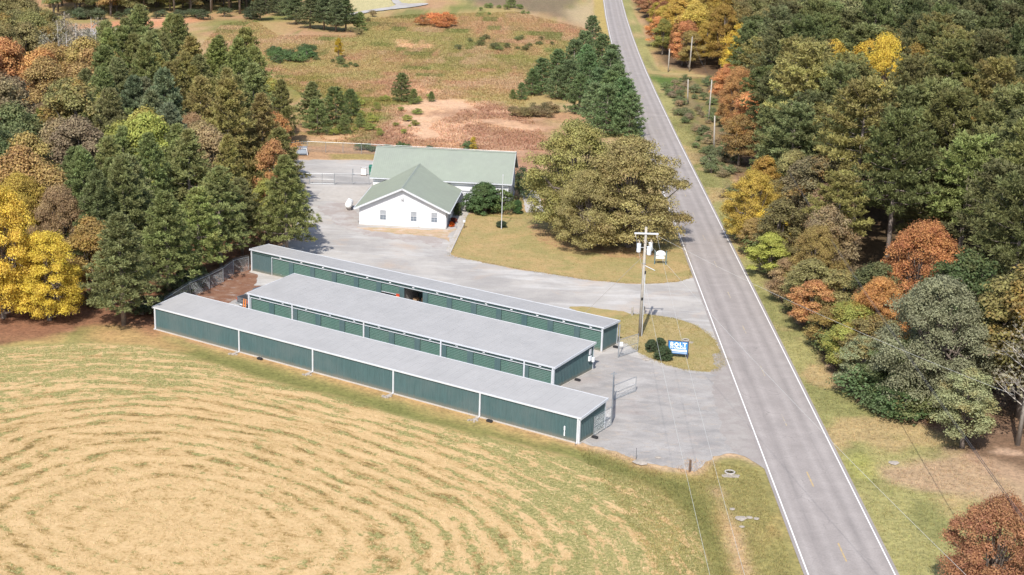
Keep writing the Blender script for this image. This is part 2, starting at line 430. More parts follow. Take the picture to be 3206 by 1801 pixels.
wm = mask(woods_L, 2, 1.5); lay(C(.13,.07,.04), wm*.9)
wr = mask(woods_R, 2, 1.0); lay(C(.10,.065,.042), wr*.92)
# verge and lawns beside the road
rx = road_x(Y)
dR = X-(rx+RW); dL = rx-X
vw = np.where(Y > 330, 3.5, 6.0)+wob2*.8
verge = sm(dR, -1.5, -1)*sm(vw+wob*.6-dR, -.6, .8)
verge = np.where(Y < 175, sm(dR, -1.5, -1)*sm(14+(175-Y)*.2+wob-dR, -1, 2), verge)
lay(C(.29,.265,.11), verge)
lay(C(.21,.205,.08), verge*sm(fnoise(X, Y*.35, 3.5, 71), .42, .62)*.85)
lay(C(.40,.28,.15), verge*sm(fnoise(X, Y, 8, 72), .56, .7)*.7)
vL = sm(dL, -1.5, -1)*sm(4.0+wob*.6-dL, -.5, .8)*sm(Y, 190, 215)
lay(C(.36,.27,.10), vL)
lay(C(.10,.10,.035), mask(clear_R, 2, 2)*.45); lay(C(.20,.15,.085), mask(clear_R, 2, 2)*sm(n_sm, .45, .6)*.8)
lay(C(.08,.13,.03), mask(grn_tuft, 1, 1)*.9)
lay(C(.165,.10,.07), mask(litter_shade_R, 1.0, 1.6)*.92)  # rim litter, its brown darkened to paint in the shade beside the trees
lay(C(.45,.31,.22), mask(litter_shade_R, .8, 1.6)*sm(fnoise(X, Y, 3.2, 91), .58, .7)*.8)
pm = mask(pink_R, 1.5, 1.5); lay(C(.38,.26,.17), pm*.85)
lay(C(.34,.33,.10), mask(limegreen, .8, .3)*.6)
# foreground
fore = sm(Y, 88, 80)*0+sm(sdist(X, Y, WP([(-2500,900),(380,838),(1480,1120),(1740,1185),(1800,1145),(1925,1160),(2030,1447),(2100,2000),(1700,2600),(-3000,2600)])), -.6, .6)
lay(C(.32,.25,.10), fore)
lay(C(.36,.25,.11), fore*sm(fnoise(X, Y*.5, 3, 71), .45, .62)*.7)
lay(C(.23,.21,.08), fore*sm(fnoise(X, Y*.4, 5, 73), .52, .66)*.8)
lay(C(.15,.155,.05), mask(band_poly, 1.2, .5)*.85)
lay(C(.40,.245,.115), mask(wallstrip, .9, .4)*.9)
lay(C(.45,.31,.19), mask(ditch_tan, .8, .8)*.8)
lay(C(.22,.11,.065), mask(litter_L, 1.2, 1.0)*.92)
lay(C(.42,.25,.12), sm(sdist(X, Y, WP([(330,822),(400,850),(470,880),(400,880),(230,850),(240,822)])), -2, 1)*.6)
lay(C(.38,.24,.14), mask(dirt_yard, 1, .8)*.8)
lay(C(.27,.22,.08), mask(WP([(830,388),(960,388),(960,402),(830,402)]), .8, .5)*.8)
gravel_polys = {}
gravel_main = WP([(690,420),(745,402),(840,403),(940,404),(1000,420),(1130,470),(1180,530),(1168,560),(1132,628),(1140,645),(1200,657),(1300,677),(1400,693),(1500,707),(1600,715),(1690,712),(1735,703),(1762,690),
    (1800,800),(1830,905),(1870,1000),(1925,1150),(1915,1166),(1880,1150),(1840,1142),(1790,1150),(1742,1186),(1620,1166),(1550,1137),(1480,1119),(1300,1065),(900,940),(500,800),(480,790),(560,735),(600,705),(640,668),(700,640),(740,585),(725,520),(705,440)])
gd = sdist(X, Y, gravel_main)
lay(C(.47,.33,.22), sm(gd+fine*.8, -1.3, -.1)*sm(X, -60, -39)*.75)
hay = mask(hay_poly, .8, .5)
# green share of the hay: greener towards the right and the upper rim
hx = np.array([PX(a, b)[0] if 60 < b < 200 and abs(a) < 90 else 0 for a, b in zip(X[::1], Y[::1])]) if False else None
u_ = (X+25.6)*DX+(Y-103.7)*DY; v_ = (X+25.6)*NX+(Y-103.7)*NY
a_, b_ = 39.0, 28.0
rr = (np.abs(u_/a_)**2.5+np.abs(v_/b_)**2.5)**(1/2.5)*28+wob2*1.2
tt = np.arctan2(v_/b_, u_/a_)*32
green = .10+.62*sm(u_, 2, 30)*sm(rr, 8, 24)+.38*sm(rr, 20, 29)+.25*sm(-u_, 12, 36)*sm(rr, 12, 26)+.35*sm(u_, 8, 34)
green = np.clip(green+(n_mid-.5)*.7, 0, 1)
Z = np.zeros(len(X))
ring = np.stack([rr, tt, np.zeros(len(X))], 1)
idx = np.arange(nx_*ny_).reshape(ny_, nx_)
F = np.stack([idx[:-1,:-1].ravel(), idx[:-1,1:].ravel(), idx[1:,1:].ravel(), idx[1:,:-1].ravel()], 1)
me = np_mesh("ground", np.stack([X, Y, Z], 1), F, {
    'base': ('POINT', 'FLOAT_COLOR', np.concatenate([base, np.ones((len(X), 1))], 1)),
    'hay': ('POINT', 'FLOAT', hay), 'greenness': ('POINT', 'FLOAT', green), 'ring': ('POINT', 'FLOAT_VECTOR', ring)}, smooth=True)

m, nt, b = new_mat('ground')
g = N(nt, "ShaderNodeNewGeometry"); pos = g.outputs["Position"]
def attr(nm, out="Fac"):
    a = N(nt, "ShaderNodeAttribute"); a.attribute_name = nm; return a.outputs[out]
rg = attr('ring', "Vector"); mp = N(nt, "ShaderNodeMapping"); nt.links.new(rg, mp.inputs[0]); mp.inputs["Scale"].default_value = (.9, .16, 1)
s1 = noise(nt, mp.outputs[0], 1.0, 5, .62, .8)
mp2 = N(nt, "ShaderNodeMapping"); nt.links.new(rg, mp2.inputs[0]); mp2.inputs["Scale"].default_value = (3.4, .8, 1)
s2 = noise(nt, mp2.outputs[0], 1.0, 4, .65, .6)
s3 = noise(nt, pos, 3.5, 5, .75, .5)
sx = N(nt, "ShaderNodeSeparateXYZ"); nt.links.new(rg, sx.inputs[0])
warp = noise(nt, mp.outputs[0], .35, 3, .6); warp2 = noise(nt, pos, .12, 2, .5)
ph = mth(nt, 'ADD', mth(nt, 'MULTIPLY', sx.outputs[0], 2*math.pi/1.75), mth(nt, 'ADD', mth(nt, 'MULTIPLY', warp, 6.5), mth(nt, 'MULTIPLY', warp2, 11.0)))
band = mth(nt, 'POWER', mth(nt, 'MULTIPLY_ADD', mth(nt, 'SINE', ph), .5, .5), 1.6)
mpb = N(nt, "ShaderNodeMapping"); nt.links.new(rg, mpb.inputs[0]); mpb.inputs["Scale"].default_value = (.5, .22, 1)
patch = ramp(nt, noise(nt, mpb.outputs[0], 1.0, 3, .6), [(.37, gray(.08)), (.58, gray(1))])
band = mth(nt, 'MULTIPLY', band, mth(nt, 'MULTIPLY', patch, ramp(nt, mth(nt, 'MULTIPLY', sx.outputs[0], 1/30), [(.08, gray(.25)), (.42, gray(1))])))
tone0 = mth(nt, 'ADD', mth(nt, 'MULTIPLY', s1, .38), mth(nt, 'ADD', mth(nt, 'MULTIPLY', s2, .27), mth(nt, 'MULTIPLY', s3, .35)))
tone = mth(nt, 'SUBTRACT', mth(nt, 'ADD', tone0, .028), mth(nt, 'MULTIPLY', band, .15))
straw = ramp(nt, tone, [(.36, (.17,.115,.045)), (.42, (.32,.215,.09)), (.48, (.455,.312,.152)), (.60, (.56,.393,.21))])
s4 = noise(nt, mp.outputs[0], 1.7, 6, .7, 1.0)
s5 = noise(nt, pos, .8, 5, .75, .6)
gsel = mth(nt, 'ADD', mth(nt, 'MULTIPLY', s4, .55), mth(nt, 'MULTIPLY', s5, .45))
gth = mth(nt, 'ADD', mth(nt, 'ADD', gsel, mth(nt, 'MULTIPLY', attr('greenness'), .12)), mth(nt, 'MULTIPLY_ADD', band, .095, -.014))
gm = ramp(nt, gth, [(.565, gray(0)), (.605, gray(.92))])
grass_c = ramp(nt, s3, [(.35, (.13,.14,.05)), (.5, (.25,.235,.09)), (.65, (.42,.35,.16))])
hayc = mixc(nt, straw, grass_c, gm)
n3 = noise(nt, pos, 2.2, 6, .75, .4); n4 = noise(nt, pos, .6, 4, .6)
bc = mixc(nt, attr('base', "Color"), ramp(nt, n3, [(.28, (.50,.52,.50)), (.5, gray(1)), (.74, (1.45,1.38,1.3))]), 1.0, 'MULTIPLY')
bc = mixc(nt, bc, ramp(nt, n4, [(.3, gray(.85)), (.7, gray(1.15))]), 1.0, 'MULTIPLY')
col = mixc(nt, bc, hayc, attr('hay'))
nt.links.new(col, b.inputs["Base Color"]); b.inputs["Roughness"].default_value = .95; b.inputs["Specular IOR Level"].default_value = .1
bump(nt, b, mth(nt, 'ADD', s3, mth(nt, 'MULTIPLY', tone, .8)), .55, .12)
me.materials.append(m)
link("ground", me, kind="structure")

def outline(pts, step=.35, amp=.18, seed=0):
    out = []
    n = len(pts)
    for i in range(n):
        a = np.array(pts[i]); c = np.array(pts[(i+1) % n]); L = np.hypot(*(c-a)); k = max(1, int(L/step))
        for j in range(k): out.append(a+(c-a)*j/k)
    P = np.array(out)
    dx = (fnoise(P[:, 0], P[:, 1], 1.3, seed+1, 3)-.5)*2*amp*2; dy = (fnoise(P[:, 0], P[:, 1], 1.3, seed+2, 3)-.5)*2*amp*2
    return np.stack([P[:, 0]+dx, P[:, 1]+dy], 1)
def smooth_poly(pts, it=2):
    P = [np.array(p) for p in pts]
    for _ in range(it):
        Q = []
        for i in range(len(P)):
            a, c = P[i], P[(i+1) % len(P)]
            Q += [a*.75+c*.25, a*.25+c*.75]
        P = Q
    return [tuple(p) for p in P]
def sheet(name, pts, z, mat_, amp=.18, jag=True, seed=0, **props):
    P = outline(pts, .35, amp, seed) if jag else np.array(pts)
    tri = tessellate_polygon([[Vector((x, y, 0)) for x, y in P]])
    me = bpy.data.meshes.new(name); me.from_pydata([(x, y, z) for x, y in P], [], [tuple(t) for t in tri])
    me.update()
    if sum(p.normal.z for p in me.polygons) < 0: me.flip_normals()
    me.materials.append(mat_)
    return link(name, me, **(props or dict(kind="structure")))
sheet("gravel_yard", gravel_main, .020, M['gravel'], .3)
lower = WP([(1500,900),(1560,880),(1640,915),(1690,930),(1750,940),(1790,942),(1815,935),(1829,920),(1850,960),(1880,1040),(1925,1150),(1915,1164),(1880,1148),(1840,1140),(1790,1148),(1742,1184),(1620,1164),(1550,1135),(1482,1116),(1440,1095),(1380,1000),(1400,960)])
sheet("gravel_forecourt", smooth_poly(lower, 1), .026, M['gravel_lower'], .3, seed=5)
# asphalt apron beside the road, widening at the forecourt
apr = [(road_x(y)+.4, y) for y in np.arange(118.6, 152, 2.0)]+[(road_x(151.9)-.3, 152)]+[(float(road_x(y))-w_, y) for y, w_ in ((150,.9),(146,1.6),(142,2.2),(137,2.7),(132,2.9),(127,3.0),(124,2.7),(121.5,1.6),(119.5,.6))]
sheet("asphalt_apron", apr, .036, M['apron'], .45, seed=8)
island = smooth_poly(WP([(1555,800),(1600,790),(1680,797),(1740,815),(1785,842),(1808,872),(1824,908),(1820,925),(1795,937),(1740,932),(1700,926),(1660,912),(1615,893),(1590,872),(1570,862),(1545,858),(1548,820)]), 1)
sheet("grass_island", island, .032, M['lawn_island'], .16, seed=11)
strip = smooth_poly(WP([(1425,772),(1470,770),(1530,780),(1600,789),(1590,800),(1555,812),(1520,800),(1470,788)]), 1)
sheet("grass_strip", strip, .034, M['lawn'], .25, seed=12)
lawn = WP([(1172,538),(1230,545),(1300,552),(1420,545),(1500,520),(1600,470),(1690,450),(1700,520),(1716,600),(1738,690),(1728,702),(1690,711),(1600,714),(1500,706),(1400,692),(1300,676),(1200,657),(1140,645),(1131,632),(1150,600),(1170,560)])
sheet("front_lawn", smooth_poly(lawn, 1), .034, M['lawn'], .16, seed=13)

M['bare_soil'] = ground_noise_mat('bare_soil', None, [(.42,.30,.21), ((.30,.25,.12), .8, .45, .62, .8, (1,2,1,0)), ((.46,.38,.32), .5, .52, .66, .9, ISO)], bs=.2)
sheet("bare_soil", smooth_poly(WP([(906,571),(1000,575),(1122,580),(1150,573),(1130,588),(1128,612),(1116,600),(1060,592),(980,588),(930,580),(900,574)]), 1), .030, M['bare_soil'], .35, seed=50)
M['trodden_gravel'] = ground_noise_mat('trodden_gravel', None, [(.33,.29,.27), ((.42,.40,.385), .3, .45, .62, .9, ISO), ((.27,.22,.19), 1.2, .55, .7, .7, (1,2,1,0))], bs=.16)
sheet("trodden_gravel", smooth_poly(WP([(800,512),(896,512),(904,545),(900,572),(1000,580),(1120,592),(1126,626),(1040,612),(940,598),(860,572),(820,545)]), 1), .027, M['trodden_gravel'], .6, seed=51)
M['leaf_fall'] = ground_noise_mat('leaf_fall', None, [(.33,.20,.105), ((.375,.265,.125), .9, .42, .56, .95, ISO), ((.25,.14,.08), 2.5, .52, .65, .6, ISO)], bs=.3)
sheet("leaf_fall", smooth_poly(WP([(1345,560),(1400,590),(1470,610),(1560,620),(1640,628),(1680,640),(1600,652),(1500,643),(1410,622),(1350,598),(1320,575)]), 1), .038, M['leaf_fall'], .9, seed=52)
# litter drifted on the yard by the west fence
lit = WP([(470,745),(560,700),(640,650),(640,690),(655,720),(600,760),(545,770),(480,760)])
m_l = ground_noise_mat('needle_litter', None, [(.19,.095,.06), ((.26,.16,.11), .6, .45, .65, .8, ISO), ((.33,.28,.25), .5, .56, .68, .9, (1,2,1,.4))], bs=.35)
sheet("needle_litter", smooth_poly(lit, 1), .040, m_l, .5, seed=21)

# the road with its painted lines
ys = np.concatenate([np.arange(-60, 700, 6.0), np.arange(700, 2500, 40.0)])
def ribbon(name, x0f, x1f, z, mat_, ys=ys, **props):
    V = []; Fc = []
    for i, y in enumerate(ys):
        V += [(x0f(y), y, z), (x1f(y), y, z)]
        if i: Fc.append((2*i-2, 2*i-1, 2*i+1, 2*i))
    me = bpy.data.meshes.new(name); me.from_pydata(V, [], Fc); me.update(); me.materials.append(mat_)
    at_ = me.attributes.new('lane', 'FLOAT', 'POINT'); at_.data.foreach_set('value', np.tile([0.0, 1.0], len(V)//2).astype(np.float32))
    return link(name, me, **props)
m, nt, b = new_mat('road_asphalt'); src_ = M['asphalt']
g = N(nt, "ShaderNodeNewGeometry"); lane = N(nt, "ShaderNodeAttribute"); lane.attribute_name = 'lane'; lx = lane.outputs["Fac"]
mpz = N(nt, "ShaderNodeMapping"); nt.links.new(g.outputs["Position"], mpz.inputs[0]); mpz.inputs["Scale"].default_value = (2.2, .07, 1)
nz = noise(nt, mpz.outputs[0], 1.0, 5, .6, .3); blot = noise(nt, g.outputs["Position"], .35, 6, .7, .4); fi = noise(nt, g.outputs["Position"], 7.0, 3, .7)
lw = mth(nt, 'ADD', lx, mth(nt, 'MULTIPLY', nz, .05))
wheel = ramp(nt, lw, [(.09, gray(0)), (.155, gray(1)), (.21, gray(0)), (.33, gray(0)), (.395, gray(1)), (.46, gray(.1)), (.60, gray(0)), (.665, gray(1)), (.73, gray(0)), (.86, gray(1)), (.94, gray(0))])
o = mixc(nt, (.285,.256,.243), (.335,.303,.288), mth(nt, 'MULTIPLY', wheel, .8))
centre = ramp(nt, lw, [(.24, gray(0)), (.29, gray(1)), (.34, gray(0)), (.72, gray(0)), (.78, gray(1)), (.83, gray(0))])
o = mixc(nt, o, (.215,.195,.187), mth(nt, 'MULTIPLY', centre, ramp(nt, nz, [(.4, gray(.15)), (.65, gray(.8))])))
o = mixc(nt, o, ramp(nt, blot, [(.3, gray(.88)), (.7, gray(1.1))]), 1.0, 'MULTIPLY')
o = mixc(nt, o, ramp(nt, fi, [(.25, gray(.88)), (.75, gray(1.12))]), 1.0, 'MULTIPLY')
vo = N(nt, "ShaderNodeTexVoronoi", feature='DISTANCE_TO_EDGE'); vo.inputs["Scale"].default_value = .22
wv = N(nt, "ShaderNodeVectorMath", operation='ADD'); nt.links.new(g.outputs["Position"], wv.inputs[0]); nn_ = N(nt, "ShaderNodeTexNoise"); nn_.inputs["Scale"].default_value = .8; nt.links.new(g.outputs["Position"], nn_.inputs["Vector"]); nt.links.new(nn_.outputs["Color"], wv.inputs[1]); nt.links.new(wv.outputs[0], vo.inputs["Vector"])
o = mixc(nt, o, (.17,.155,.15), mth(nt, 'MULTIPLY', ramp(nt, vo.outputs["Distance"], [(.0, gray(.8)), (.012, gray(0))]), ramp(nt, blot, [(.5, gray(0)), (.6, gray(.8))])))
nt.links.new(o, b.inputs["Base Color"]); b.inputs["Roughness"].default_value = .9; b.inputs["Specular IOR Level"].default_value = .2
M['asphalt'] = m
road = ribbon("road", lambda y: float(road_x(y))-.32, lambda y: float(road_x(y))+RW+.32, .052, M['asphalt'], kind="structure")
ribbon("edge_line", lambda y: float(road_x(y))-.045, lambda y: float(road_x(y))+.065, .058, M['line_white'], parent=road)
ribbon("edge_line", lambda y: float(road_x(y))+RW-.055, lambda y: float(road_x(y))+RW+.045, .058, M['line_white'], parent=road)
k = 0
y0 = 103.4-13.8*9
while y0 < 640:
    xc = float(road_x(y0))+3.3
    mb = MB(); 
    me = bpy.data.meshes.new("centre_dash"); me.from_pydata([(xc-.06, y0-1.55, .058), (xc+.06, y0-1.55, .058), (xc+.06, y0+1.55, .058), (xc-.06, y0+1.55, .058)], [], [(0,1,2,3)]); me.materials.append(M['line_yellow'] if y0 < 122 else M['line_worn'])
    link("centre_dash", me, parent=road); y0 += 13.8
# drive on the right and far drives
ribbon("gravel_track", lambda y: 31.5 if y < 0 else 31.5, lambda y: 31.6, .03, M['gravel'], ys=[0, .1], kind="structure")
bpy.data.objects.remove(bpy.data.objects["gravel_track"])
sheet("gravel_track", smooth_poly(WP([(1625,180),(1632,186),(1690,190),(1770,196),(1780,190),(1700,184),(1640,179)]), 1), .03, M['lawn'], .2, seed=31)
sheet("far_drive", smooth_poly(WP([(990,-40),(1000,0),(1015,12),(1070,9),(1080,12),(1040,20),(960,28),(870,42),(868,38),(930,26),(1000,17),(985,5),(960,-40)]), 1), .25, M['gravel'], .2, seed=32)

# concrete walks
sheet("concrete_pad", WP([(819,470),(930,470),(905,507),(785,507)]), .045, M['concrete'], .03, seed=40)
walk = WP([(1164,532),(1178,532),(1177,540),(1166,566),(1133,634),(1129,636),(1122,632),(1152,571),(1139,571),(1158,538)])
sheet("concrete_walk", walk, .048, M['concrete'], .02, seed=41)
kb = [W(1166.5,566), W(1133,637)]
mb = MB(); dx_, dy_ = kb[1][0]-kb[0][0], kb[1][1]-kb[0][1]; L_ = math.hypot(dx_, dy_)
mb.box(0, L_, -.09, .09, 0, .17); o = link("kerb", mb.mesh("kerb", [M['concrete']]), loc=(kb[0][0], kb[0][1], 0), rz=math.atan2(dy_, dx_), kind="structure")
sheet("side_drive", WP([(1312,478),(1350,478),(1372,535),(1322,535)]), .046, M['concrete'], .1, seed=42)

# ------------------------------------------------------------------ storage buildings
def rib_panel(w, h, mat_, name, depth=.028, nrib=3, thick=.04):
    """upright ribbed sheet in xz, face towards -y"""
    prof = []
    for i in range(nrib):
        x0 = w*i/nrib; s = w/nrib
        prof += [(x0, 0), (x0+s*.60, 0), (x0+s*.68, -depth), (x0+s*.92, -depth), (x0+s, 0)]
    prof2 = []
    for p in prof:
        if not prof2 or abs(p[0]-prof2[-1][0]) > 1e-6: prof2.append(p)
    mb = MB(); n = len(prof2)
    vs = [(x, y, 0) for x, y in prof2]+[(x, y, h) for x, y in prof2]+[(x, thick, 0) for x, y in prof2]+[(x, thick, h) for x, y in prof2]
    fs = [(i, i+1, n+i+1, n+i) for i in range(n-1)]+[(2*n+i+1, 2*n+i, 3*n+i, 3*n+i+1) for i in range(n-1)]
    fs += [(n+i, n+i+1, 3*n+i+1, 3*n+i) for i in range(n-1)]+[(0, n, 3*n, 2*n), (n-1, 3*n-1, 4*n-1, 2*n-1)]
    mb.add(vs, fs); return mb.mesh(name, [mat_])
def roof_panel(w, L, mat_, name, rh=.045):
    """flat sheet in local xy with standing ribs along y"""
    mb = MB(); mb.box(.0, w-.004, 0, L, -.03, 0)
    for x in (0.0, w*.333, w*.667): mb.box(x, x+.03, 0, L, .0005, rh if x == 0 or rh > .029 else rh*.4)
    return mb.mesh(name, [mat_])
def door_mesh(w, h, mat_, name, n=None):
    n = n or int(h/.17); mb = MB(); vs = []; fs = []
    for i in range(n):
        z0 = h*i/n; z1 = h*(i+.62)/n; z2 = h*(i+1)/n
        k = len(vs); vs += [(0,0,z0),(w,0,z0),(0,-.045,z0+(z1-z0)*.3),(w,-.045,z0+(z1-z0)*.3),(0,-.045,z1),(w,-.045,z1),(0,0,z2),(w,0,z2)]
        fs += [(k,k+1,k+3,k+2),(k+2,k+3,k+5,k+4),(k+4,k+5,k+7,k+6)]
    mb.add(vs, fs); mb.box(0, w, .004, .03, 0, h); return mb.mesh(name, [mat_])

wall_low = rib_panel(.9, 1.0, M['green_wall'], 'wall_panel')
def storage(B, label, doors=None, dw=2.62, dh=2.02, spouts=(), open_=None, half=None, plain_to=0.0):
    L, Wd, hf, hb = B['L'], B['Wd'], B['hf'], B['hb']
    t = thing("storage_building", label, "storage building", (*B['o'], 0), YAW, "green storage unit buildings")
    f = MB(); f.box(-.12, L+.12, -.14, Wd+.14, 0, .09); link("foundation", f.mesh("foundation", [M['concrete']]), t)
    z0 = .09
    n = max(1, round(L/.9)); w = L/n
    if doors is None:
        for i in range(n): link("wall_panel", wall_low, t, (i*w, 0, z0), scale=(w/.9, 1, hf-z0-.1))
    else:
        # header over the doors, posts between them
        hz = dh+z0
        h = MB(); h.box(.02, L-.02, 0, .05, hz+.075, hf-.04); link("header_panel", h.mesh("header_panel", [M['green_dark']]), t)
        tr = MB(); tr.box(doors[0]-.12, doors[-1]+dw+.12, -.035, .05, hz, hz+.07); link("header_trim", tr.mesh("header_trim", [M['white_metal']]), t)
        prev = 0.02
        for x in list(doors)+[L-.02]:
            x1 = x if x < L-.1 else L-.02
            if x1-prev > .03:
                if x1-prev > 1.5:
                    k = round((x1-prev)/.9)
                    for j in range(k): link("wall_panel", wall_low, t, (prev+(x1-prev)*j/k, .03, z0), scale=((x1-prev)/k/.9, 1, hz-z0))
                else:
                    p = MB(); p.box(prev, x1, 0, .06, z0, hz); link("door_post", p.mesh("door_post", [M['green_wall']]), t)
            prev = x+dw
        for xs in (doors[0]-.1, doors[-1]+dw+.03):
            p = MB(); p.box(xs, xs+.07, -.03, .0, z0, hz); link("jamb_trim", p.mesh("jamb_trim", [M['white_metal']]), t)
        dm = door_mesh(dw, dh, M['green_door'], 'door'); dmh = door_mesh(dw, 1.05, M['green_door'], 'door_raised')
        for k, x in enumerate(doors):
            if open_ == k:
                r = MB(); r.tube([(x, .35, hz-.05), (x+dw, .35, hz-.05)], .2, 10); link("door_roll", r.mesh("door_roll", [M['green_dark']]), t)
            elif half == k:
                o = link("door", dmh, t, (x, .13, z0+dh-1.05), label="roll-up door raised halfway")
                b_ = MB(); b_.box(x, x+dw, .08, .12, z0+dh-1.12, z0+dh-1.05); link("door_bar", b_.mesh("door_bar", [M['white_metal']]), t)
            else:
                o = link("door", dm, t, (x, .13, z0))
                hd = MB(); hd.box(dw*.5-.08, dw*.5+.08, -.075, -.047, .28, .33); link("handle", hd.mesh("handle", [M['steel']]), o)
            pl = MB(); pl.box(x+dw*.5-.14, x+dw*.5+.14, -.03, -.004, hz+.17, hz+.26); link("number_plate", pl.mesh("number_plate", [M['sign_white']]), t)
            if open_ == k or half == k:
                for xx in (x-.35, x+dw+.28):
                    pt = MB(); pt.box(xx, xx+.04, .1, Wd-.1, z0, hf-.2); link("partition", pt.mesh("partition", [M['interior']]), t)
    # back wall
    for i in range(n): link("wall_panel", wall_low, t, ((i+1)*w, Wd, z0), math.pi, (w/.9, 1, hb-z0-.1))
    # end walls
    ne = max(1, round(Wd/.9)); we = Wd/ne
    for i in range(ne):
        hh = hf+(hb-hf)*(i+.5)/ne-z0-.14
        link("wall_panel", wall_low, t, (L, i*we, z0), math.pi/2, (we/.9, 1, hh))
        link("wall_panel", wall_low, t, (0, (i+1)*we, z0), -math.pi/2, (we/.9, 1, hh))
    # roof
    sl = math.atan2(hb-hf, Wd); Lr = (Wd+.14)/math.cos(sl)
    rp = roof_panel(.9, Lr, M['roof_grey'], 'roof_panel', .012)
    nr = round((L+.3)/.9); wr_ = (L+.3)/nr
    for i in range(nr):
        o = link("roof_panel", rp, t, (-.15+i*wr_, -.07, hf-.07*math.tan(sl)+.0)); o.scale = (wr_/.9, 1, 1); o.rotation_euler = (sl, 0, 0)
    # white trims
    def trim(name, x0, x1, y0, y1, za, zb, th):
        mb = MB(); mb.hexa([(x0,y0,za-th),(x1,y0,za-th),(x1,y1,zb-th),(x0,y1,zb-th),(x0,y0,za),(x1,y0,za),(x1,y1,zb),(x0,y1,zb)])
        return link(name, mb.mesh(name, [M['white_metal']]), t)
    zf = hf+.0; zb = hb+.03
    trim("gutter" if spouts else "eave_trim", -.2, L+.2, -.15, -.065, zf, zf, .15)
    trim("eave_trim", -.2, L+.2, Wd+.07, Wd+.15, zb, zb, .18)
    trim("rake_trim", L+.15, L+.215, -.16, Wd+.16, zf+.03, zb+.03, .24)
    trim("rake_trim", -.215, -.15, -.16, Wd+.16, zf+.03, zb+.03, .24)
    for x in (-.04, L-.12):
        c = MB(); c.box(x, x+.16, -.05, .1, z0, hf-.06); link("corner_trim", c.mesh("corner_trim", [M['white_metal']]), t)
        c = MB(); c.box(x, x+.16, Wd-.1, Wd+.05, z0, hb-.06); link("corner_trim", c.mesh("corner_trim", [M['white_metal']]), t)
    for x in spouts:
        c = MB(); c.box(x-.075, x+.075, -.14, -.05, .12, zf-.15); c.box(x-.06, x+.06, -.26, -.12, .04, .12)
        link("downspout", c.mesh("downspout", [M['white_metal']]), t)
    return t
s1_ = storage(B1, "front green storage building with blank ribbed back wall facing the hay field", None, spouts=(.15, 12.3, 22.2, 32.3, 42.4, 52.95))
d2 = [.33+3.335*i for i in range(12)]
s2_ = storage(B2, "middle wide green storage building with twelve roll-up doors", d2, dh=1.9, spouts=(.02, 6.4, 16.35, 26.4, 36.55, 39.85))
d3 = [3.4+3.345*i for i in range(14)]
s3_ = storage(B3, "rear narrow green storage building with one unit standing open beside the gravel drive", d3, dw=2.65, dh=2.2, open_=6, half=5)

# splash stones under the downspouts
def rock_mesh(name, r, seed, mat_, flat=.5):
    rg_ = random.Random(seed); mb = MB(); n = 8; vs = []; rings = [(0.0, .85), (.45, 1.0), (.8, .6)]
    for z, k in rings:
        for i in range(n):
            a = 2*math.pi*i/n; q = k*(.8+.4*rg_.random()); vs.append((math.cos(a)*r*q, math.sin(a)*r*q, z*r*flat))
    vs.append((0, 0, r*flat))
    fs = [(j*n+i, j*n+(i+1) % n, (j+1)*n+(i+1) % n, (j+1)*n+i) for j in range(2) for i in range(n)]+[(2*n+i, 2*n+(i+1) % n, 3*n) for i in range(n)]
    mb.add(vs, fs); return mb.mesh(name, [mat_])
names = ["second from the left", "third from the left", "fourth from the left", "fifth from the left"]
for k, x in enumerate((12.3, 22.2, 32.3, 42.4)):
    p = bpt(B1, x, -.75)
    mb = MB(); mb.hexa([(-.2,-.42,0),(.2,-.42,0),(.16,.35,0),(-.16,.35,0),(-.2,-.42,.07),(.2,-.42,.07),(.16,.35,.12),(-.16,.35,.12)])
    for q in range(7):
        a = random.uniform(0, 6.28); r_ = random.uniform(.25, .55); s_ = random.uniform(.06, .12)
        mb.box(r_*math.cos(a)-s_, r_*math.cos(a)+s_, r_*math.sin(a)*.8-.3-s_, r_*math.sin(a)*.8-.3+s_, 0, s_)
    tag(link("splash_block", mb.mesh("splash_block", [M['rock']]), loc=(*p, .0), rz=YAW), f"pale splash block under the downspout {names[k]} on the front building", "splash block")
# black bait boxes
def bait(p, lab):
    mb = MB(); mb.prism([(-.28,-.16),(.28,-.16),(.32,0),(.28,.14),(-.28,.14),(-.32,0)], 0, .16); mb.prism([(-.2,-.1),(.2,-.1),(.2,.08),(-.2,.08)], .161, .21)
    tag(link("bait_box", mb.mesh("bait_box", [M['dark_plastic']]), loc=(*p, .05), rz=YAW), lab, "bait box")
bait(bpt(B1, 15.5, -.5), "small black bait box against the front building's long wall, left one")
bait(bpt(B1, 43.8, -.5), "small black bait box against the front building's long wall, right one")
bait(bpt(B1, L_:=B1['L']+.5, 2.0), "small black bait box beside the near end wall by the gate leaf")
bait(bpt(B2, B2['L']+.5, 3.9), "small black bait box against the middle building's end wall")
bait(bpt(B3, B3['L']+.5, 2.2), "small black bait box against the rear building's end wall")
# meter boxes on the middle building's end wall
t = thing("electric_meter", "white meter boxes and conduit on the middle building's end wall", "electric meter", (*bpt(B2, B2['L'], B2['Wd']-.9), 0), YAW)
mb = MB(); mb.box(.04, .16, -.1, .2, 1.9, 2.5); link("meter_box", mb.mesh("meter_box", [M['white_metal']]), t)
mb = MB(); mb.box(.04, .2, -.2, .25, 1.25, 1.75); link("meter_box", mb.mesh("meter_box", [M['sign_white']]), t)
mb = MB(); mb.box(.04, .3, .45, .72, 1.0, 1.45); link("meter_box", mb.mesh("meter_box", [M['sign_white']]), t)
mb = MB(); mb.tube([(.1, .05, 1.7), (.1, .05, 1.95)], .03, 6); link("conduit", mb.mesh("conduit", [M['steel']]), t)
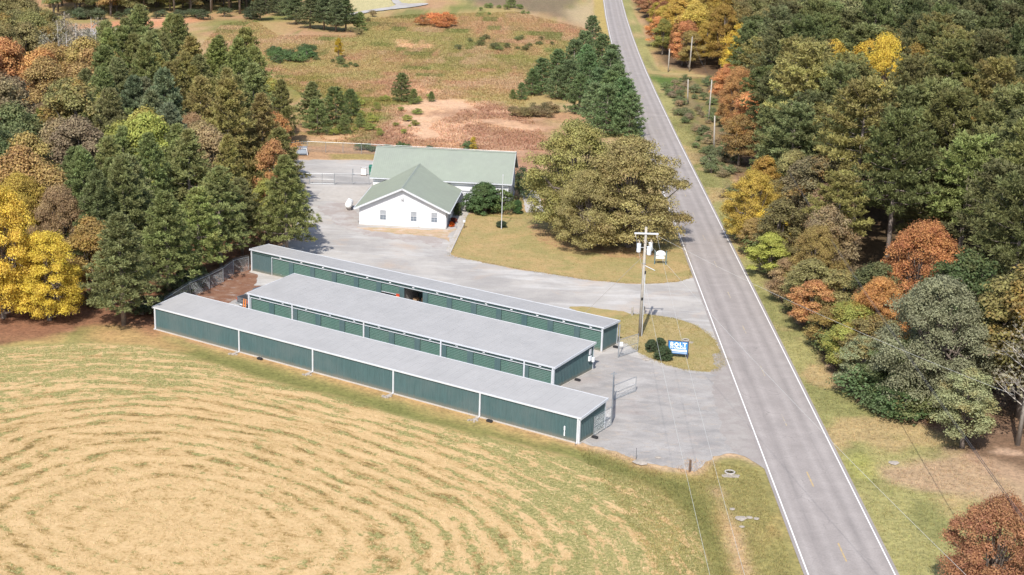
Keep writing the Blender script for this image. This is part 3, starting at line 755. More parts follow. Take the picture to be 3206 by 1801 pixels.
# white hose bracket at the front building's right end
p = bpt(B1, 51.6, -.06); mb = MB(); mb.box(-.06, .06, -.06, 0, .95, 1.35); mb.box(-.05, .05, -.05, 0, .45, .85); mb.tube([(0, -.03, .4), (0, -.03, 1.4)], .025, 6)
tag(link("pipe_riser", mb.mesh("pipe_riser", [M['sign_white']]), loc=(*p, 0), rz=YAW), "short white pipe riser on the front building's wall near its right corner", "pipe")

# ------------------------------------------------------------------ white house
HZ = math.radians(-4.3); HO = (-21.64, 201.12)
def hpt(x, y): return (HO[0]+math.cos(HZ)*x-math.sin(HZ)*y, HO[1]+math.sin(HZ)*x+math.cos(HZ)*y)
H_ = thing("white_building", "white office building with a sage green metal roof and a front gable wing", "building", (*HO, 0), HZ)
wh, ww, wd = 2.72, 12.15, 14.0
apx = 5.55; half_ = ww/2
fd = MB(); fd.box(-.08, ww+.08, -.08, wd, 0, .12); fd.box(-.58, 19.78, 13.92, 25.3, 0, .118); link("foundation", fd.mesh("foundation", [M['concrete']]), H_)
# wing walls (front gable with window holes built from strips)
wins = [(2.95, 3.75), (7.25, 8.05), (10.15, 10.95)]; wz0, wz1 = .95, 2.25
gap = MB(); xs = 0.0
for a, c in wins:
    gap.box(xs, a, 0, .15, .12, wh); gap.box(a, c, 0, .15, .12, wz0); gap.box(a, c, 0, .15, wz1, wh); xs = c
gap.box(xs, ww, 0, .15, .12, wh)
gap.prism_xz([(0, wh), (ww, wh), (half_, apx-.12)], 0, .15)
link("wall", gap.mesh("wall", [M['white_wall']]), H_, label="front gable wall")
for x0 in (0, ww-.15):
    mb = MB(); mb.box(x0, x0+.15, .152, wd, .12, wh); link("wall", mb.mesh("wall", [M['white_wall']]), H_)
def window(a, c, z0, z1, y=0.0):
    w_ = MB(); w_.box(a, c, y+.05, y+.09, z0, z1); o = link("window", w_.mesh("window", [M['window_glass']]), H_)
    fr = MB()
    for (x0, x1, q0, q1) in ((a-.06, a, z0-.06, z1+.06), (c, c+.06, z0-.06, z1+.06), (a, c, z0-.06, z0), (a, c, z1, z1+.06)): fr.box(x0, x1, y-.03, y+.05, q0, q1)
    fr.box(a, c, y-.01, y+.045, (z0+z1)/2-.025, (z0+z1)/2+.025)
    link("frame", fr.mesh("frame", [M['white_metal']]), o)
    bl = MB()
    zz = (z0+z1)/2+.03; nb = 7
    for i in range(nb):
        q = zz+(z1-zz)*i/nb; bl.box(a, c, y+.015, y+.04, q+.005, q+(z1-zz)/nb*.8)
    link("blind", bl.mesh("blind", [M['blind']]), o)
    mu = MB(); xm = (a+c)/2; mu.box(xm-.012, xm+.012, y+.02, y+.048, z0, zz-.05); mu.box(a, c, y+.02, y+.047, (z0+zz)/2-.03, (z0+zz)/2-.008); link("muntin", mu.mesh("muntin", [M['white_metal']]), o)
for a, c in wins: window(a, c, wz0, wz1)
# main block
mx0, mx1, my0, my1, mh, mr = -.5, 19.7, 14.0, 25.2, 4.05, 7.35
mb = MB(); mb.box(mx0, mx1, my0, my0+.15, .12, mh); link("wall", mb.mesh("wall", [M['white_wall']]), H_, label="long front wall")
mb = MB(); mb.box(mx0, mx1, my1-.15, my1, .12, mh); link("wall", mb.mesh("wall", [M['white_wall']]), H_)
ymid = (my0+my1)/2
for x0 in (mx0, mx1-.15):
    mb = MB(); mb.box(x0, x0+.15, my0+.152, my1-.152, .12, mh)
    mb.add([(x0,my0,mh),(x0,my1,mh),(x0,ymid,mr-.15),(x0+.15,my0,mh),(x0+.15,my1,mh),(x0+.15,ymid,mr-.15)], [(0,2,1),(3,4,5),(0,3,5,2),(1,2,5,4)])
    link("wall", mb.mesh("wall", [M['white_wall']]), H_)
# roofs
sw = math.atan2(apx-wh, half_+.0)
ov = .62
ez = wh-ov*math.tan(sw)+.12; Lw = (half_+ov)/math.cos(sw)
rp = roof_panel(.9, Lw, M['roof_green'], 'roof_panel', .03)
nw = 20; 
for i in range(nw):
    y = -.6+i*.9
    if y > 17.0: break
    o = link("roof_panel", rp, H_); o.matrix_basis = Matrix.Translation((-ov, y+.9, ez))@Matrix.Rotation(-math.pi/2, 4, 'Z')@Matrix.Rotation(sw, 4, 'X')
    o = link("roof_panel", rp, H_); o.matrix_basis = Matrix.Translation((ww+ov, y, ez))@Matrix.Rotation(math.pi/2, 4, 'Z')@Matrix.Rotation(sw, 4, 'X')
rz_ = ez+Lw*math.sin(sw)
mb = MB(); mb.add([(half_-.2,-.62,rz_-.075),(half_,-.62,rz_+.045),(half_+.2,-.62,rz_-.075),(half_-.2,17.2,rz_-.075),(half_,17.2,rz_+.045),(half_+.2,17.2,rz_-.075)], [(0,1,4,3),(1,2,5,4),(0,2,1),(3,4,5)])
link("ridge_cap", mb.mesh("ridge_cap", [M['roof_green']]), H_)
sm_ = math.atan2(mr-mh, ymid-my0); ovm = .45; ezm = mh-ovm*math.tan(sm_)+.1; Lm = (ymid-my0+ovm)/math.cos(sm_)
rpm = roof_panel(.9, Lm, M['roof_green'], 'roof_panel', .035)
x = mx0-.45; nmp = round((mx1-mx0+.9)/.9); wmp = (mx1-mx0+.9)/nmp
for i in range(nmp):
    o = link("roof_panel", rpm, H_); o.matrix_basis = Matrix.Translation((x+i*wmp, my0-ovm, ezm))@Matrix.Rotation(sm_, 4, 'X')@Matrix.Diagonal((wmp/.9, 1, 1, 1))
    o = link("roof_panel", rpm, H_); o.matrix_basis = Matrix.Translation((x+(i+1)*wmp, my1+ovm, ezm))@Matrix.Rotation(math.pi, 4, 'Z')@Matrix.Rotation(sm_, 4, 'X')@Matrix.Diagonal((wmp/.9, 1, 1, 1))
rzm = ezm+Lm*math.sin(sm_)
mb = MB(); mb.add([(mx0-.47,ymid-.25,rzm-.07),(mx0-.47,ymid,rzm+.05),(mx0-.47,ymid+.25,rzm-.07),(mx1+.47,ymid-.25,rzm-.07),(mx1+.47,ymid,rzm+.05),(mx1+.47,ymid+.25,rzm-.07)], [(0,3,4,1),(1,4,5,2),(0,1,2),(3,5,4)])
link("ridge_cap", mb.mesh("ridge_cap", [M['roof_green']]), H_)
# fascias and gutters
def bar(name, p0, p1, w_, h_, mat_=None, parent=H_):
    a = Vector(p0); c = Vector(p1); d = (c-a); L = d.length; mb = MB(); mb.box(0, L, -w_/2, w_/2, -h_, 0)
    o = link(name, mb.mesh(name, [mat_ or M['white_metal']]), parent)
    q = d.to_track_quat('X', 'Z'); o.matrix_basis = Matrix.Translation(a)@q.to_matrix().to_4x4(); return o
bar("fascia", (-ov-.05, -.64, ez-.02), (half_, -.64, rz_-.01), .06, .24); bar("fascia", (ww+ov+.05, -.64, ez-.02), (half_, -.64, rz_-.01), .06, .24)
bar("gutter", (-ov-.06, -.6, ez-.02), (-ov-.06, 13.5, ez-.02), .12, .14); bar("gutter", (ww+ov+.06, -.6, ez-.02), (ww+ov+.06, 13.5, ez-.02), .12, .14)
bar("gutter", (mx0-.48, my0-ovm-.07, ezm-.02), (mx1+.48, my0-ovm-.07, ezm-.02), .12, .16)
for xx in (mx0-.47, mx1+.47):
    bar("fascia", (xx, my0-ovm, ezm-.03), (xx, ymid, rzm-.04), .05, .2); bar("fascia", (xx, my1+ovm, ezm-.03), (xx, ymid, rzm-.04), .05, .2)
# soffit under the gable overhang
mb = MB(); mb.add([(-ov,-.6,ez-.1),(0,-.6,wh-.02+.05),(0,0,wh-.02+.05),(-ov,0,ez-.1)], [(0,1,2,3)])
# door, small roofed meter, lamp
mb = MB(); mb.box(12.9, 13.9, 13.93, 13.99, .13, 2.2); dr = link("door", mb.mesh("door", [M['white_metal']]), H_)
mb = MB(); mb.box(12.4, 14.3, 13.85, 13.99, 2.45, 2.55); link("awning_trim", mb.mesh("awning_trim", [M['trim_grey']]), H_)
mb = MB(); mb.box(11.95, 12.3, 3.0, 4.2, .2, 2.4); mb = MB(); mb.box(ww+.001, ww+.04, 3.2, 4.2, .2, 2.3); link("door", mb.mesh("door", [M['window_glass']]), H_, label="dark glazed side door")
mb = MB(); mb.tube([(ww+.08, .3, .15), (ww+.08, .3, 2.4)], .05, 6); link("downspout", mb.mesh("downspout", [M['white_metal']]), H_)
mb = MB(); mb.tube([(mx1-.1, my0-.12, .2), (mx1-.1, my0-.12, 3.7)], .06, 6); link("downspout", mb.mesh("downspout", [M['white_metal']]), H_)
mb = MB(); mb.box(half_-.16, half_+.16, -.16, -.002, 3.9, 4.2); mb.tube([(half_-.1, -.17, 4.0), (half_-.13, -.3, 3.95)], [.05, .09], 8); mb.tube([(half_+.1, -.17, 4.0), (half_+.13, -.3, 3.95)], [.05, .09], 8)
link("flood_lamp", mb.mesh("flood_lamp", [M['trim_grey']]), H_)
mb = MB(); mb.tube([(8.5, -.05, .2), (8.5, -.05, .9)], .025, 6); mb.box(8.25, 8.4, -.1, -.002, .2, .32); link("meter_pipe", mb.mesh("meter_pipe", [M['trim_grey']]), H_)
window(15.5, 16.5, 1.5, 2.7, 14.0); window(17.3, 18.3, 1.5, 2.7, 14.0)

# ------------------------------------------------------------------ fences
def chain_link(name, label, pts, h, posts=None, barbed=False, gate=False, group=None, cat="fence"):
    a = np.array(pts[0]); t = thing(name, label, cat, (*a, 0), 0, group)
    rail = MB(); mesh_ = MB()
    for i in range(len(pts)-1):
        p, q = np.array(pts[i])-a, np.array(pts[i+1])-a; L = np.hypot(*(q-p)); n = max(1, round(L/3.0)) if posts is None else posts
        rail = MB(); rail.tube([(*p, h), (*q, h)], .03, 6); link("rail", rail.mesh("rail", [M['steel']]), t)
        if gate:
            rail = MB(); rail.tube([(*p, .15), (*q, .15)], .03, 6); link("rail", rail.mesh("rail", [M['steel']]), t)
            rail = MB(); rail.tube([(*p, h*.5), (*q, h*.5)], .025, 6); link("rail", rail.mesh("rail", [M['steel']]), t)
        for k in range(n+1):
            if k == 0 and i > 0: continue
            c = p+(q-p)*k/n; po = MB(); po.tube([(*c, 0.0), (*c, h+.05)], .045 if not gate else .035, 8)
            link("post", po.mesh("post", [M['steel']]), t)
        # wire mesh: diagonal wires of real thickness joined in one part
        e = (q-p)/L; st = .22; mesh_ = MB()
        def strip(p0, p1):
            r = .006
            d0 = np.array([e[0]*0, 0]); 
            x0, z0 = p0; x1, z1 = p1
            A = (*(p+e*x0), z0); Bq = (*(p+e*x1), z1)
            nrm = (-e[1]*r, e[0]*r)
            mesh_.add([(A[0]-nrm[0], A[1]-nrm[1], A[2]), (A[0]+nrm[0], A[1]+nrm[1], A[2]+r), (A[0], A[1], A[2]-2*r), (Bq[0]-nrm[0], Bq[1]-nrm[1], Bq[2]), (Bq[0]+nrm[0], Bq[1]+nrm[1], Bq[2]+r), (Bq[0], Bq[1], Bq[2]-2*r)], [(0,1,4,3),(1,2,5,4),(2,0,3,5)])
        s = -h
        while s < L:
            x0 = max(s, 0); x1 = min(s+h, L)
            strip((x0, x0-s+.02), (x1, x1-s)); strip((x0, h-(x0-s)), (x1, h-(x1-s)+.02)); s += st
        link("wire_mesh", mesh_.mesh("wire_mesh", [M['steel']]), t, kind="stuff")
        if barbed:
            for zz in (.12, .24):
                bw = MB(); bw.tube([(*p, h+zz), (*q, h+zz)], .008, 4); link("barbed_wire", bw.mesh("barbed_wire", [M['steel']]), t)
    return t
chain_link("chain_link_fence", "chain link fence under the pines at the west end of the storage yard", [(-38.6,157.2),(-37.2,164.0),(-35.7,167.5),(-34.7,170.7),(-34.1,174.2),(-32.6,176.2)], 1.75, 1, True)
chain_link("chain_link_fence", "chain link fence behind the yard in front of the rust-coloured field", [(-39.5,249.5),(-36.08,251.5),(-32.85,251.3),(-29.87,251.2),(-26.7,251.1),(-14,249.8),(0,248.4)], 1.8, None, False)
chain_link("chain_link_fence", "chain link fence between double gate and the white building", [(-28.2,226.1),(-25.5,226.6),(-22.9,226.9)], 1.75, 1)
chain_link("yard_gate", "double chain link gate across the gravel beside the white building", [(-32.0,225.8),(-30.1,226.0),(-28.25,226.1)], 1.75, 1, gate=True, cat="gate")
chain_link("chain_link_fence", "chain link fence left of the double gate running into the pines", [(-38.2,225.2),(-35.0,225.6),(-32.1,225.8)], 1.75, 1)
chain_link("swing_gate", "open swing gate leaf beside the utility pole and grass island", [(11.45,147.6),(13.6,149.8)], 2.0, 1, gate=True, cat="gate")
chain_link("chain_link_fence", "tall chain link section seen edge-on across the yard entrance", [(9.62,128.3),(10.07,134.6)], 2.5, 2, True)
chain_link("swing_gate", "open swing gate leaf angled out over the gravel forecourt", [(10.15,134.7),(12.5,137.4)], 1.6, 1, gate=True, cat="gate")
chain_link("swing_gate", "swing gate leaf folded flat before the front building's end wall", [(7.85,125.3),(9.55,128.1)], 1.9, 1, gate=True, cat="gate")
t = thing("gate_post", "tall grey gate post carrying a white keypad sign", "post", (11.4, 147.5, 0))
mb = MB(); mb.tube([(0,0,0),(0,0,3.7)], .06, 8); link("pole", mb.mesh("pole", [M['steel']]), t)
mb = MB(); mb.box(.08, .42, -.06, -.02, 1.35, 1.8); link("keypad_box", mb.mesh("keypad_box", [M['sign_white']]), t)
t = thing("gate_post", "grey gate post with bracket standing at the corner of the middle opening", "post", (10.1, 134.75, 0))
mb = MB(); mb.tube([(0,0,0),(0,0,2.95)], .07, 8); link("pole", mb.mesh("pole", [M['steel']]), t)
mb = MB(); mb.box(-.3, .3, -.04, .04, 2.72, 2.8); link("bracket", mb.mesh("bracket", [M['steel']]), t)

# ------------------------------------------------------------------ poles and wires
def wire(name, label, p0, p1, sag, r=.02, mat_=None, n=24, cat="power line", group=None):
    P = []
    for i in range(n+1):
        k = i/n; P.append((p0[0]+(p1[0]-p0[0])*k, p0[1]+(p1[1]-p0[1])*k, p0[2]+(p1[2]-p0[2])*k-4*sag*k*(1-k)))
    mb = MB(); mb.tube(P, r, 5); return tag(link(name, mb.mesh(name, [mat_ or M['wire']])), label, cat, group)
UP = (14.24, 155.15)
t = thing("utility_pole", "tall grey wooden utility pole with crossarm and transformers beside the grass island", "utility pole", (*UP, 0))
mb = MB(); mb.tube([(0,0,0),(0,0,6),(.0,0,12.4)], [.2,.17,.13], 12); link("pole", mb.mesh("pole", [M['pole_wood']], True), t)
mb = MB(); mb.box(-1.25, 1.35, -.2, -.08, 11.62, 11.78); link("crossarm", mb.mesh("crossarm", [M['white_metal']]), t)
for x in (-1.1, 1.2):
    mb = MB(); mb.tube([(x, -.14, 11.3), (x, -.14, 11.6)], [.07, .05], 8); link("insulator", mb.mesh("insulator", [M['ceramic']]), t)
for x, y, z, r_ in ((-.68, -.05, 9.6, .23), (.42, -.35, 9.4, .24), (.62, .22, 9.7, .22)):
    mb = MB(); mb.tube([(x,y,z),(x,y,z+.06),(x,y,z+.82),(x,y,z+.9),(x,y,z+.95)], [r_*.9,r_,r_,r_*1.08,r_*.6], 14); tr_ = link("transformer", mb.mesh("transformer", [M['transformer']], False), t)
    mb = MB(); mb.tube([(x,y,z+.95),(x,y,z+1.25)], [.06,.04], 8); link("bushing", mb.mesh("bushing", [M['ceramic']]), tr_)
    mb = MB(); mb.tube([(x,y,z+.5),(0,0,z+.5)], .035, 6); link("bracket", mb.mesh("bracket", [M['steel']]), tr_)
for x in (-.75, .62, -.2):
    mb = MB(); mb.tube([(x, -.1, 11.0), (x+.15, -.22, 10.65)], .045, 8); link("fuse_cutout", mb.mesh("fuse_cutout", [M['ceramic']]), t)
mb = MB(); mb.tube([(.1,-.12,8.1),(1.2,-.35,7.65)], .045, 6); link("lamp_arm", mb.mesh("lamp_arm", [M['steel']]), t)
mb = MB(); mb.box(.1, .26, -.2, -.05, 7.2, 7.5); link("cable_box", mb.mesh("cable_box", [M['dark_plastic']]), t)
mb = MB(); mb.tube([(.2,-.06,0),(.17,-.06,7.2)], .05, 8); link("conduit", mb.mesh("conduit", [M['white_metal']]), t)
mb = MB(); mb.tube([(0,0,8.3),(0,0,8.36)], .2, 10); link("band", mb.mesh("band", [M['steel']]), t)
mb = MB(); mb.tube([(0,0,9.3),(-6.4,6.0,0)], .02, 5); link("guy_wire", mb.mesh("guy_wire", [M['pole_wood']]), t)
mb = MB(); mb.box(-.12, .12, -.23, -.19, 4.2, 4.5); link("number_tag", mb.mesh("number_tag", [M['dark_plastic']]), t)
def simple_pole(p, h, label, r=.13, arm=False, group=None, lean=(0,0)):
    t = thing("utility_pole", label, "utility pole", (*p, 0), 0, group)
    mb = MB(); mb.tube([(0,0,0),(lean[0]*.5,lean[1]*.5,h/2),(lean[0],lean[1],h)], [r, r*.85, r*.7], 10); link("pole", mb.mesh("pole", [M['pole_wood']], True), t)
    if arm:
        mb = MB(); mb.box(-1.1, 1.1, -.16, -.06, h-.6, h-.46); link("crossarm", mb.mesh("crossarm", [M['pole_wood']]), t)
    mb = MB(); mb.tube([(lean[0],lean[1],h),(lean[0],lean[1],h+.18)], [.06,.04], 8); link("insulator", mb.mesh("insulator", [M['ceramic']]), t)
    return t
simple_pole((36.36,316.5), 5.3, "short bare pole in the brush, farther of the left pair", lean=(-.25,0), r=.16)
simple_pole((38.22,294.5), 8.5, "tallest bare pole standing in the brush clearing beside the road", lean=(.1,0), r=.16)
simple_pole((35.57,263.6), 6.5, "leaning bare pole in the brush nearest the road verge", lean=(-.3,0), r=.16)
simple_pole((39.86,267.7), 4.8, "short bare pole beside the orange-gold tree", lean=(.35,0), r=.16)
simple_pole((42.05,367.2), 8.6, "tall grey pole in front of the dark gap in the far wood", lean=(.2,0), r=.17)
simple_pole((36.66,365.4), 5.6, "short pale pole at the corner of the grass track", r=.16)
simple_pole((12.6, 58), 12.2, "utility pole beyond the lower edge of the hay field", r=.18, arm=True)
simple_pole((33.3, 52), 11.0, "utility pole on the roadside lawn beyond the lower edge", r=.18, arm=True)
simple_pole((-109, 505), 12.5, "pale pole at the edge of the far pines", r=.22)
for i, dx_ in enumerate((-1.1, 1.2)):
    wire("power_line", ("left" if i == 0 else "right")+" pale power line running from the crossarm over the grass verge", (UP[0]+dx_, UP[1], 11.5), (12.6+dx_*.85, 58, 11.7), 1.0, .011, M['pale_wire'])
for i, q in enumerate((0, .45)):
    wire("power_line", ("upper" if i else "lower")+" dark cable of the pair passing over the right lawn", (38.2, 205, 9.0+q*.5), (33.3, 52, 10.4+q*.4), 1.3, .02)
wire("power_line", "service wire crossing above the road, near one", (UP[0], UP[1]-.1, 11.0), (33.3, 52, 10.6), 1.2, .012, M['pale_wire'])
wire("power_line", "service wire crossing above the road towards the wood", (UP[0]+1.2, UP[1], 11.5), (40.5, 112, 10.2), .6, .010, M['pale_wire'])
wire("power_line", "thin wire strung between the roadside poles in the brush", (38.3,294.5,8.4), (42.2,367,8.5), .8, .02)
# bollards and posts
def post(p, h, label, mat_, r=.11, cap=False):
    mb = MB(); mb.tube([(0,0,0),(0,0,h*.5),(0,0,h-.03),(0,0,h)], [r,r,r,r*.8], 8)
    if cap: mb.tube([(0,0,h+.001),(0,0,h+.06)], [r*1.1,r*.7], 8)
    tag(link("post", mb.mesh("post", [mat_]), loc=(*p, 0)), label, "post")
post((13.9,162.6), 1.08, "short wooden bollard at the island's upper edge left of the utility pole", M['pole_wood'])
post((15.31,163.3), .95, "short wooden bollard at the island's upper edge right of the utility pole", M['pole_wood'])
post((15.81,118.0), 1.08, "brown wooden post at the corner of the forecourt and lower grass", M['post_wood'], .1, True)
post((11.35,120.35), 1.1, "thin metal rod standing at the forecourt's lower edge", M['wire'], .02)
post((6.1,123.0), .6, "thin stake in the grass near the front building's corner", M['wire'], .015)
post((W(1141,589)[0]+.2, W(1164,576)[1]), .95, "slim post of the walk lamp beside the kerb", M['steel'], .04)

# ------------------------------------------------------------------ flag pole, signs
t = thing("flagpole", "bare white flagpole rising from the low round bush on the front lawn", "flagpole", (-1.76, 201.3, 0))
mb = MB(); mb.tube([(0,0,0),(0,0,7.6)], [.06,.04], 10); link("pole", mb.mesh("pole", [M['white_metal']]), t)
mb = MB(); mb.tube([(0,0,7.6),(0,0,7.66),(0,0,7.75),(0,0,7.8)], [.02,.08,.08,.02], 10); link("finial", mb.mesh("finial", [M['white_metal']]), t)
# blue roadside sign
def text_obj(body, size, parent, loc, mat_, ext=.004, name="lettering", sx=1.0, bold=0.0):
    cu = bpy.data.curves.new(name, 'FONT'); cu.body = body; cu.size = size; cu.extrude = ext; cu.align_x = 'CENTER'; cu.align_y = 'CENTER'; cu.offset = bold; cu.resolution_u = 3
    tmp = bpy.data.objects.new(name, cu); COL.objects.link(tmp)
    dg = bpy.context.evaluated_depsgraph_get(); me = bpy.data.meshes.new_from_object(tmp.evaluated_get(dg)); bpy.data.objects.remove(tmp)
    me.materials.clear(); me.materials.append(mat_)
    o = link(name, me, parent, loc); o.rotation_euler = (math.pi/2, 0, 0); o.scale = (sx, 1, 1); return o
sl_ = Vector((16.66, 148.35)); sr_ = Vector((18.76, 148.0)); sa = math.atan2(sr_.y-sl_.y, sr_.x-sl_.x); SWd = 2.1
t = thing("storage_sign", "blue roadside sign reading BOLT STORAGE partly behind the clipped bushes", "sign", (sl_.x, sl_.y, 0), sa)
for x in (0, SWd-.0):
    mb = MB(); mb.box(x-.05, x+.05, -.05, .05, 0, 1.92); link("post", mb.mesh("post", [M['sign_frame']]), t)
mb = MB(); mb.box(.055, SWd-.055, -.03, .03, .5, 1.84); link("panel", mb.mesh("panel", [M['sign_blue']]), t)
for q0, q1 in ((1.842, 1.9), (.44, .498)):
    mb = MB(); mb.box(.055, SWd-.055, -.045, .045, q0, q1); link("frame", mb.mesh("frame", [M['sign_frame']]), t)
text_obj("B", .56, t, (.38, -.04, 1.51), M['sign_white'], bold=.022, sx=1.15)
text_obj("L", .56, t, (1.33, -.04, 1.51), M['sign_white'], bold=.022, sx=1.15)
text_obj("T", .56, t, (1.75, -.04, 1.51), M['sign_white'], bold=.022, sx=1.15)
mb = MB(); hexo = [(.87+.25*math.cos(math.radians(30+60*i)), 1.51+.25*math.sin(math.radians(30+60*i))) for i in range(6)]
mb.prism_xz(hexo, -.044, -.036); link("bolt_emblem", mb.mesh("bolt_emblem", [M['sign_white']]), t)
mb = MB(); mb.prism_xz([(.87+.10*math.cos(math.radians(20*i)), 1.51+.10*math.sin(math.radians(20*i))) for i in range(18)], -.050, -.046); link("bolt_centre", mb.mesh("bolt_centre", [M['sign_blue']]), t)
text_obj("STORAGE", .27, t, (1.05, -.04, 1.13), M['sign_white'], bold=.012, sx=1.42)
mb = MB(); mb.box(.2, SWd-.12, -.044, -.036, .74, .95); link("text_band", mb.mesh("text_band", [M['sign_white']]), t)
mb = MB(); mb.box(.2, SWd-.12, -.044, -.036, .58, .64); link("text_band", mb.mesh("text_band", [M['transformer']]), t)
# white arched sign
t = thing("arched_sign", "white arched sign board with a lower panel on grey posts near the road", "sign", (18.36, 185.37, 0), math.atan2(-.14, 1.4))
for x in (0, 1.45):
    mb = MB(); mb.box(x-.07, x+.07, -.07, .07, 0, 1.85); link("post", mb.mesh("post", [M['sign_teal']]), t)
arch = [(.13, .98)]+[(.725+.6*math.cos(math.radians(a)), 1.62+.36*math.sin(math.radians(a))) for a in range(180, -1, -15)][0:0]
prof = [(.13, 1.22), (1.33, 1.22), (1.33, 1.52)]+[(.73+.6*math.cos(math.radians(a)), 1.52+.38*math.sin(math.radians(a))) for a in range(15, 180, 15)]+[(.13, 1.52)]
mb = MB(); mb.prism_xz(prof, -.04, .04); link("arched_board", mb.mesh("arched_board", [M['sign_white']]), t)
mb = MB(); mb.prism_xz([(.13,1.205),(.42,1.205),(.6,1.16),(.86,1.16),(1.04,1.215),(1.33,1.215),(1.33,1.30),(1.1,1.28),(.9,1.2),(.6,1.2),(.4,1.25),(.13,1.25)], -.055, -.042); link("painted_band", mb.mesh("painted_band", [M['sign_teal']]), t)
mb = MB(); mb.box(.13, 1.24, -.04, .04, .8, 1.12); link("lower_board", mb.mesh("lower_board", [M['sign_white']]), t)
for z_ in (.9, 1.02):
    mb = MB(); mb.box(.2, 1.15, -.048, -.042, z_-.012, z_+.012); link("text_line", mb.mesh("text_line", [M['steel']]), t)

# culvert ends
def culvert(p, label, r=.32):
    t = thing("drain_pipe", label, "drain", (*p, 0))
    n = 14; mb = MB()
    outer = [(r*1.3*math.cos(2*math.pi*i/n), r*1.3*math.sin(2*math.pi*i/n)) for i in range(n)]; inner = [(r*math.cos(2*math.pi*i/n), r*math.sin(2*math.pi*i/n)) for i in range(n)]
    vs = [(x, y, .05) for x, y in outer]+[(x, y, .13) for x, y in outer]+[(x, y, .13) for x, y in inner]+[(x, y, .045) for x, y in inner]
    fs = []
    for i in range(n):
        j = (i+1) % n; fs += [(i, j, n+j, n+i), (n+i, n+j, 2*n+j, 2*n+i), (2*n+i, 2*n+j, 3*n+j, 3*n+i)]
    mb.add(vs, fs); link("rim", mb.mesh("rim", [M['concrete']]), t)
    mb = MB(); mb.prism(inner, .03, .05); link("hole", mb.mesh("hole", [M['black_hole']]), t)
    ap = MB(); ap.prism([(-.75,-1.0),(.6,-1.05),(.8,-.5),(.5,-.38),(-.5,-.38),(-.8,-.55)], .01, .055); link("apron_slab", ap.mesh("apron_slab", [M['rock']]), t)
culvert(W(1836,1190), "open drain hole with pale concrete apron in the lower verge", .36)
culvert(W(1725,857), "round drain opening in the grass behind the blue sign", .3)
for p, r_, lab in ((W(1612,1165), .7, "flat pale rock patch at the forecourt's lower edge"), (W(1655,1152), .3, "small white stones on the forecourt gravel near its lower edge"), (W(1863,1306), .5, "largest pale rock of the row in the lower ditch"), (W(1885,1303), .3, "middle pale rock of the row in the lower ditch"), (W(1903,1306), .25, "rightmost pale rock of the row in the lower ditch"), (W(1842,1282), .25, "small white stone just above the ditch rocks"), (W(1866,1326), .22, "small white stone just below the ditch rocks"), (W(1625,905), .45, "buff boulder at the foot of the clipped island bushes"), (W(2248,1166), .5, "pale bare stone patch on the right lawn")):
    tag(link("rock", rock_mesh("rock", r_, int(r_*1000), M['rock'], .28), loc=(*p, .02)), lab, "rock")

# propane tank
t = thing("propane_tank", "white horizontal propane tank beside the white building's front corner", "propane tank", (-24.1, 210.2, 0), math.radians(90))
mb = MB(); mb.tube([(-1.45,0,.85),(-1.38,0,.85),(-1.2,0,.85),(-.9,0,.85),(.9,0,.85),(1.2,0,.85),(1.38,0,.85),(1.45,0,.85)], [.05,.28,.44,.52,.52,.44,.28,.05], 18); link("tank", mb.mesh("tank", [M['tank_white']], True), t)
mb = MB(); mb.tube([(0,0,1.36),(0,0,1.55),(0,0,1.6)], [.18,.18,.1], 12); link("dome", mb.mesh("dome", [M['tank_white']]), t)
for x in (-.8, .7):
    mb = MB(); mb.box(x, x+.15, -.35, .35, .02, .42); link("saddle", mb.mesh("saddle", [M['concrete']]), t)
# dumpster and white tank by the house
t = thing("waste_bin", "green waste bin at the left end of the white building", "waste bin", (-23.0, 234.3, 0))
mb = MB(); mb.hexa([(-.55,-.5,.1),(.55,-.5,.1),(.55,.5,.1),(-.55,.5,.1),(-.65,-.6,1.35),(.65,-.6,1.35),(.65,.6,1.5),(-.65,.6,1.5)]); link("body", mb.mesh("body", [M['dumpster']]), t)
mb = MB(); mb.hexa([(-.68,-.65,1.36),(.68,-.65,1.36),(.68,.64,1.51),(-.68,.64,1.51),(-.68,-.65,1.41),(.68,-.65,1.41),(.68,.64,1.57),(-.68,.64,1.57)]); link("lid", mb.mesh("lid", [M['dumpster']]), t)
t = thing("utility_cabinet", "white cabinet on a pallet beside the green waste bin", "cabinet", (-24.4, 233.8, 0))
mb = MB(); mb.box(-.45, .35, -.4, .4, .15, 1.25); link("cabinet", mb.mesh("cabinet", [M['tank_white']]), t)
mb = MB(); mb.box(-.5, .4, -.45, .45, .0, .14); mb.box(-.5,.4,-.45,-.41,1.26,1.34); link("base", mb.mesh("base", [M['post_wood']]), t)
post((-26.2, 233.6), 1.1, "short grey steel bollard in the back yard left of the cabinet", M['steel'], .08)
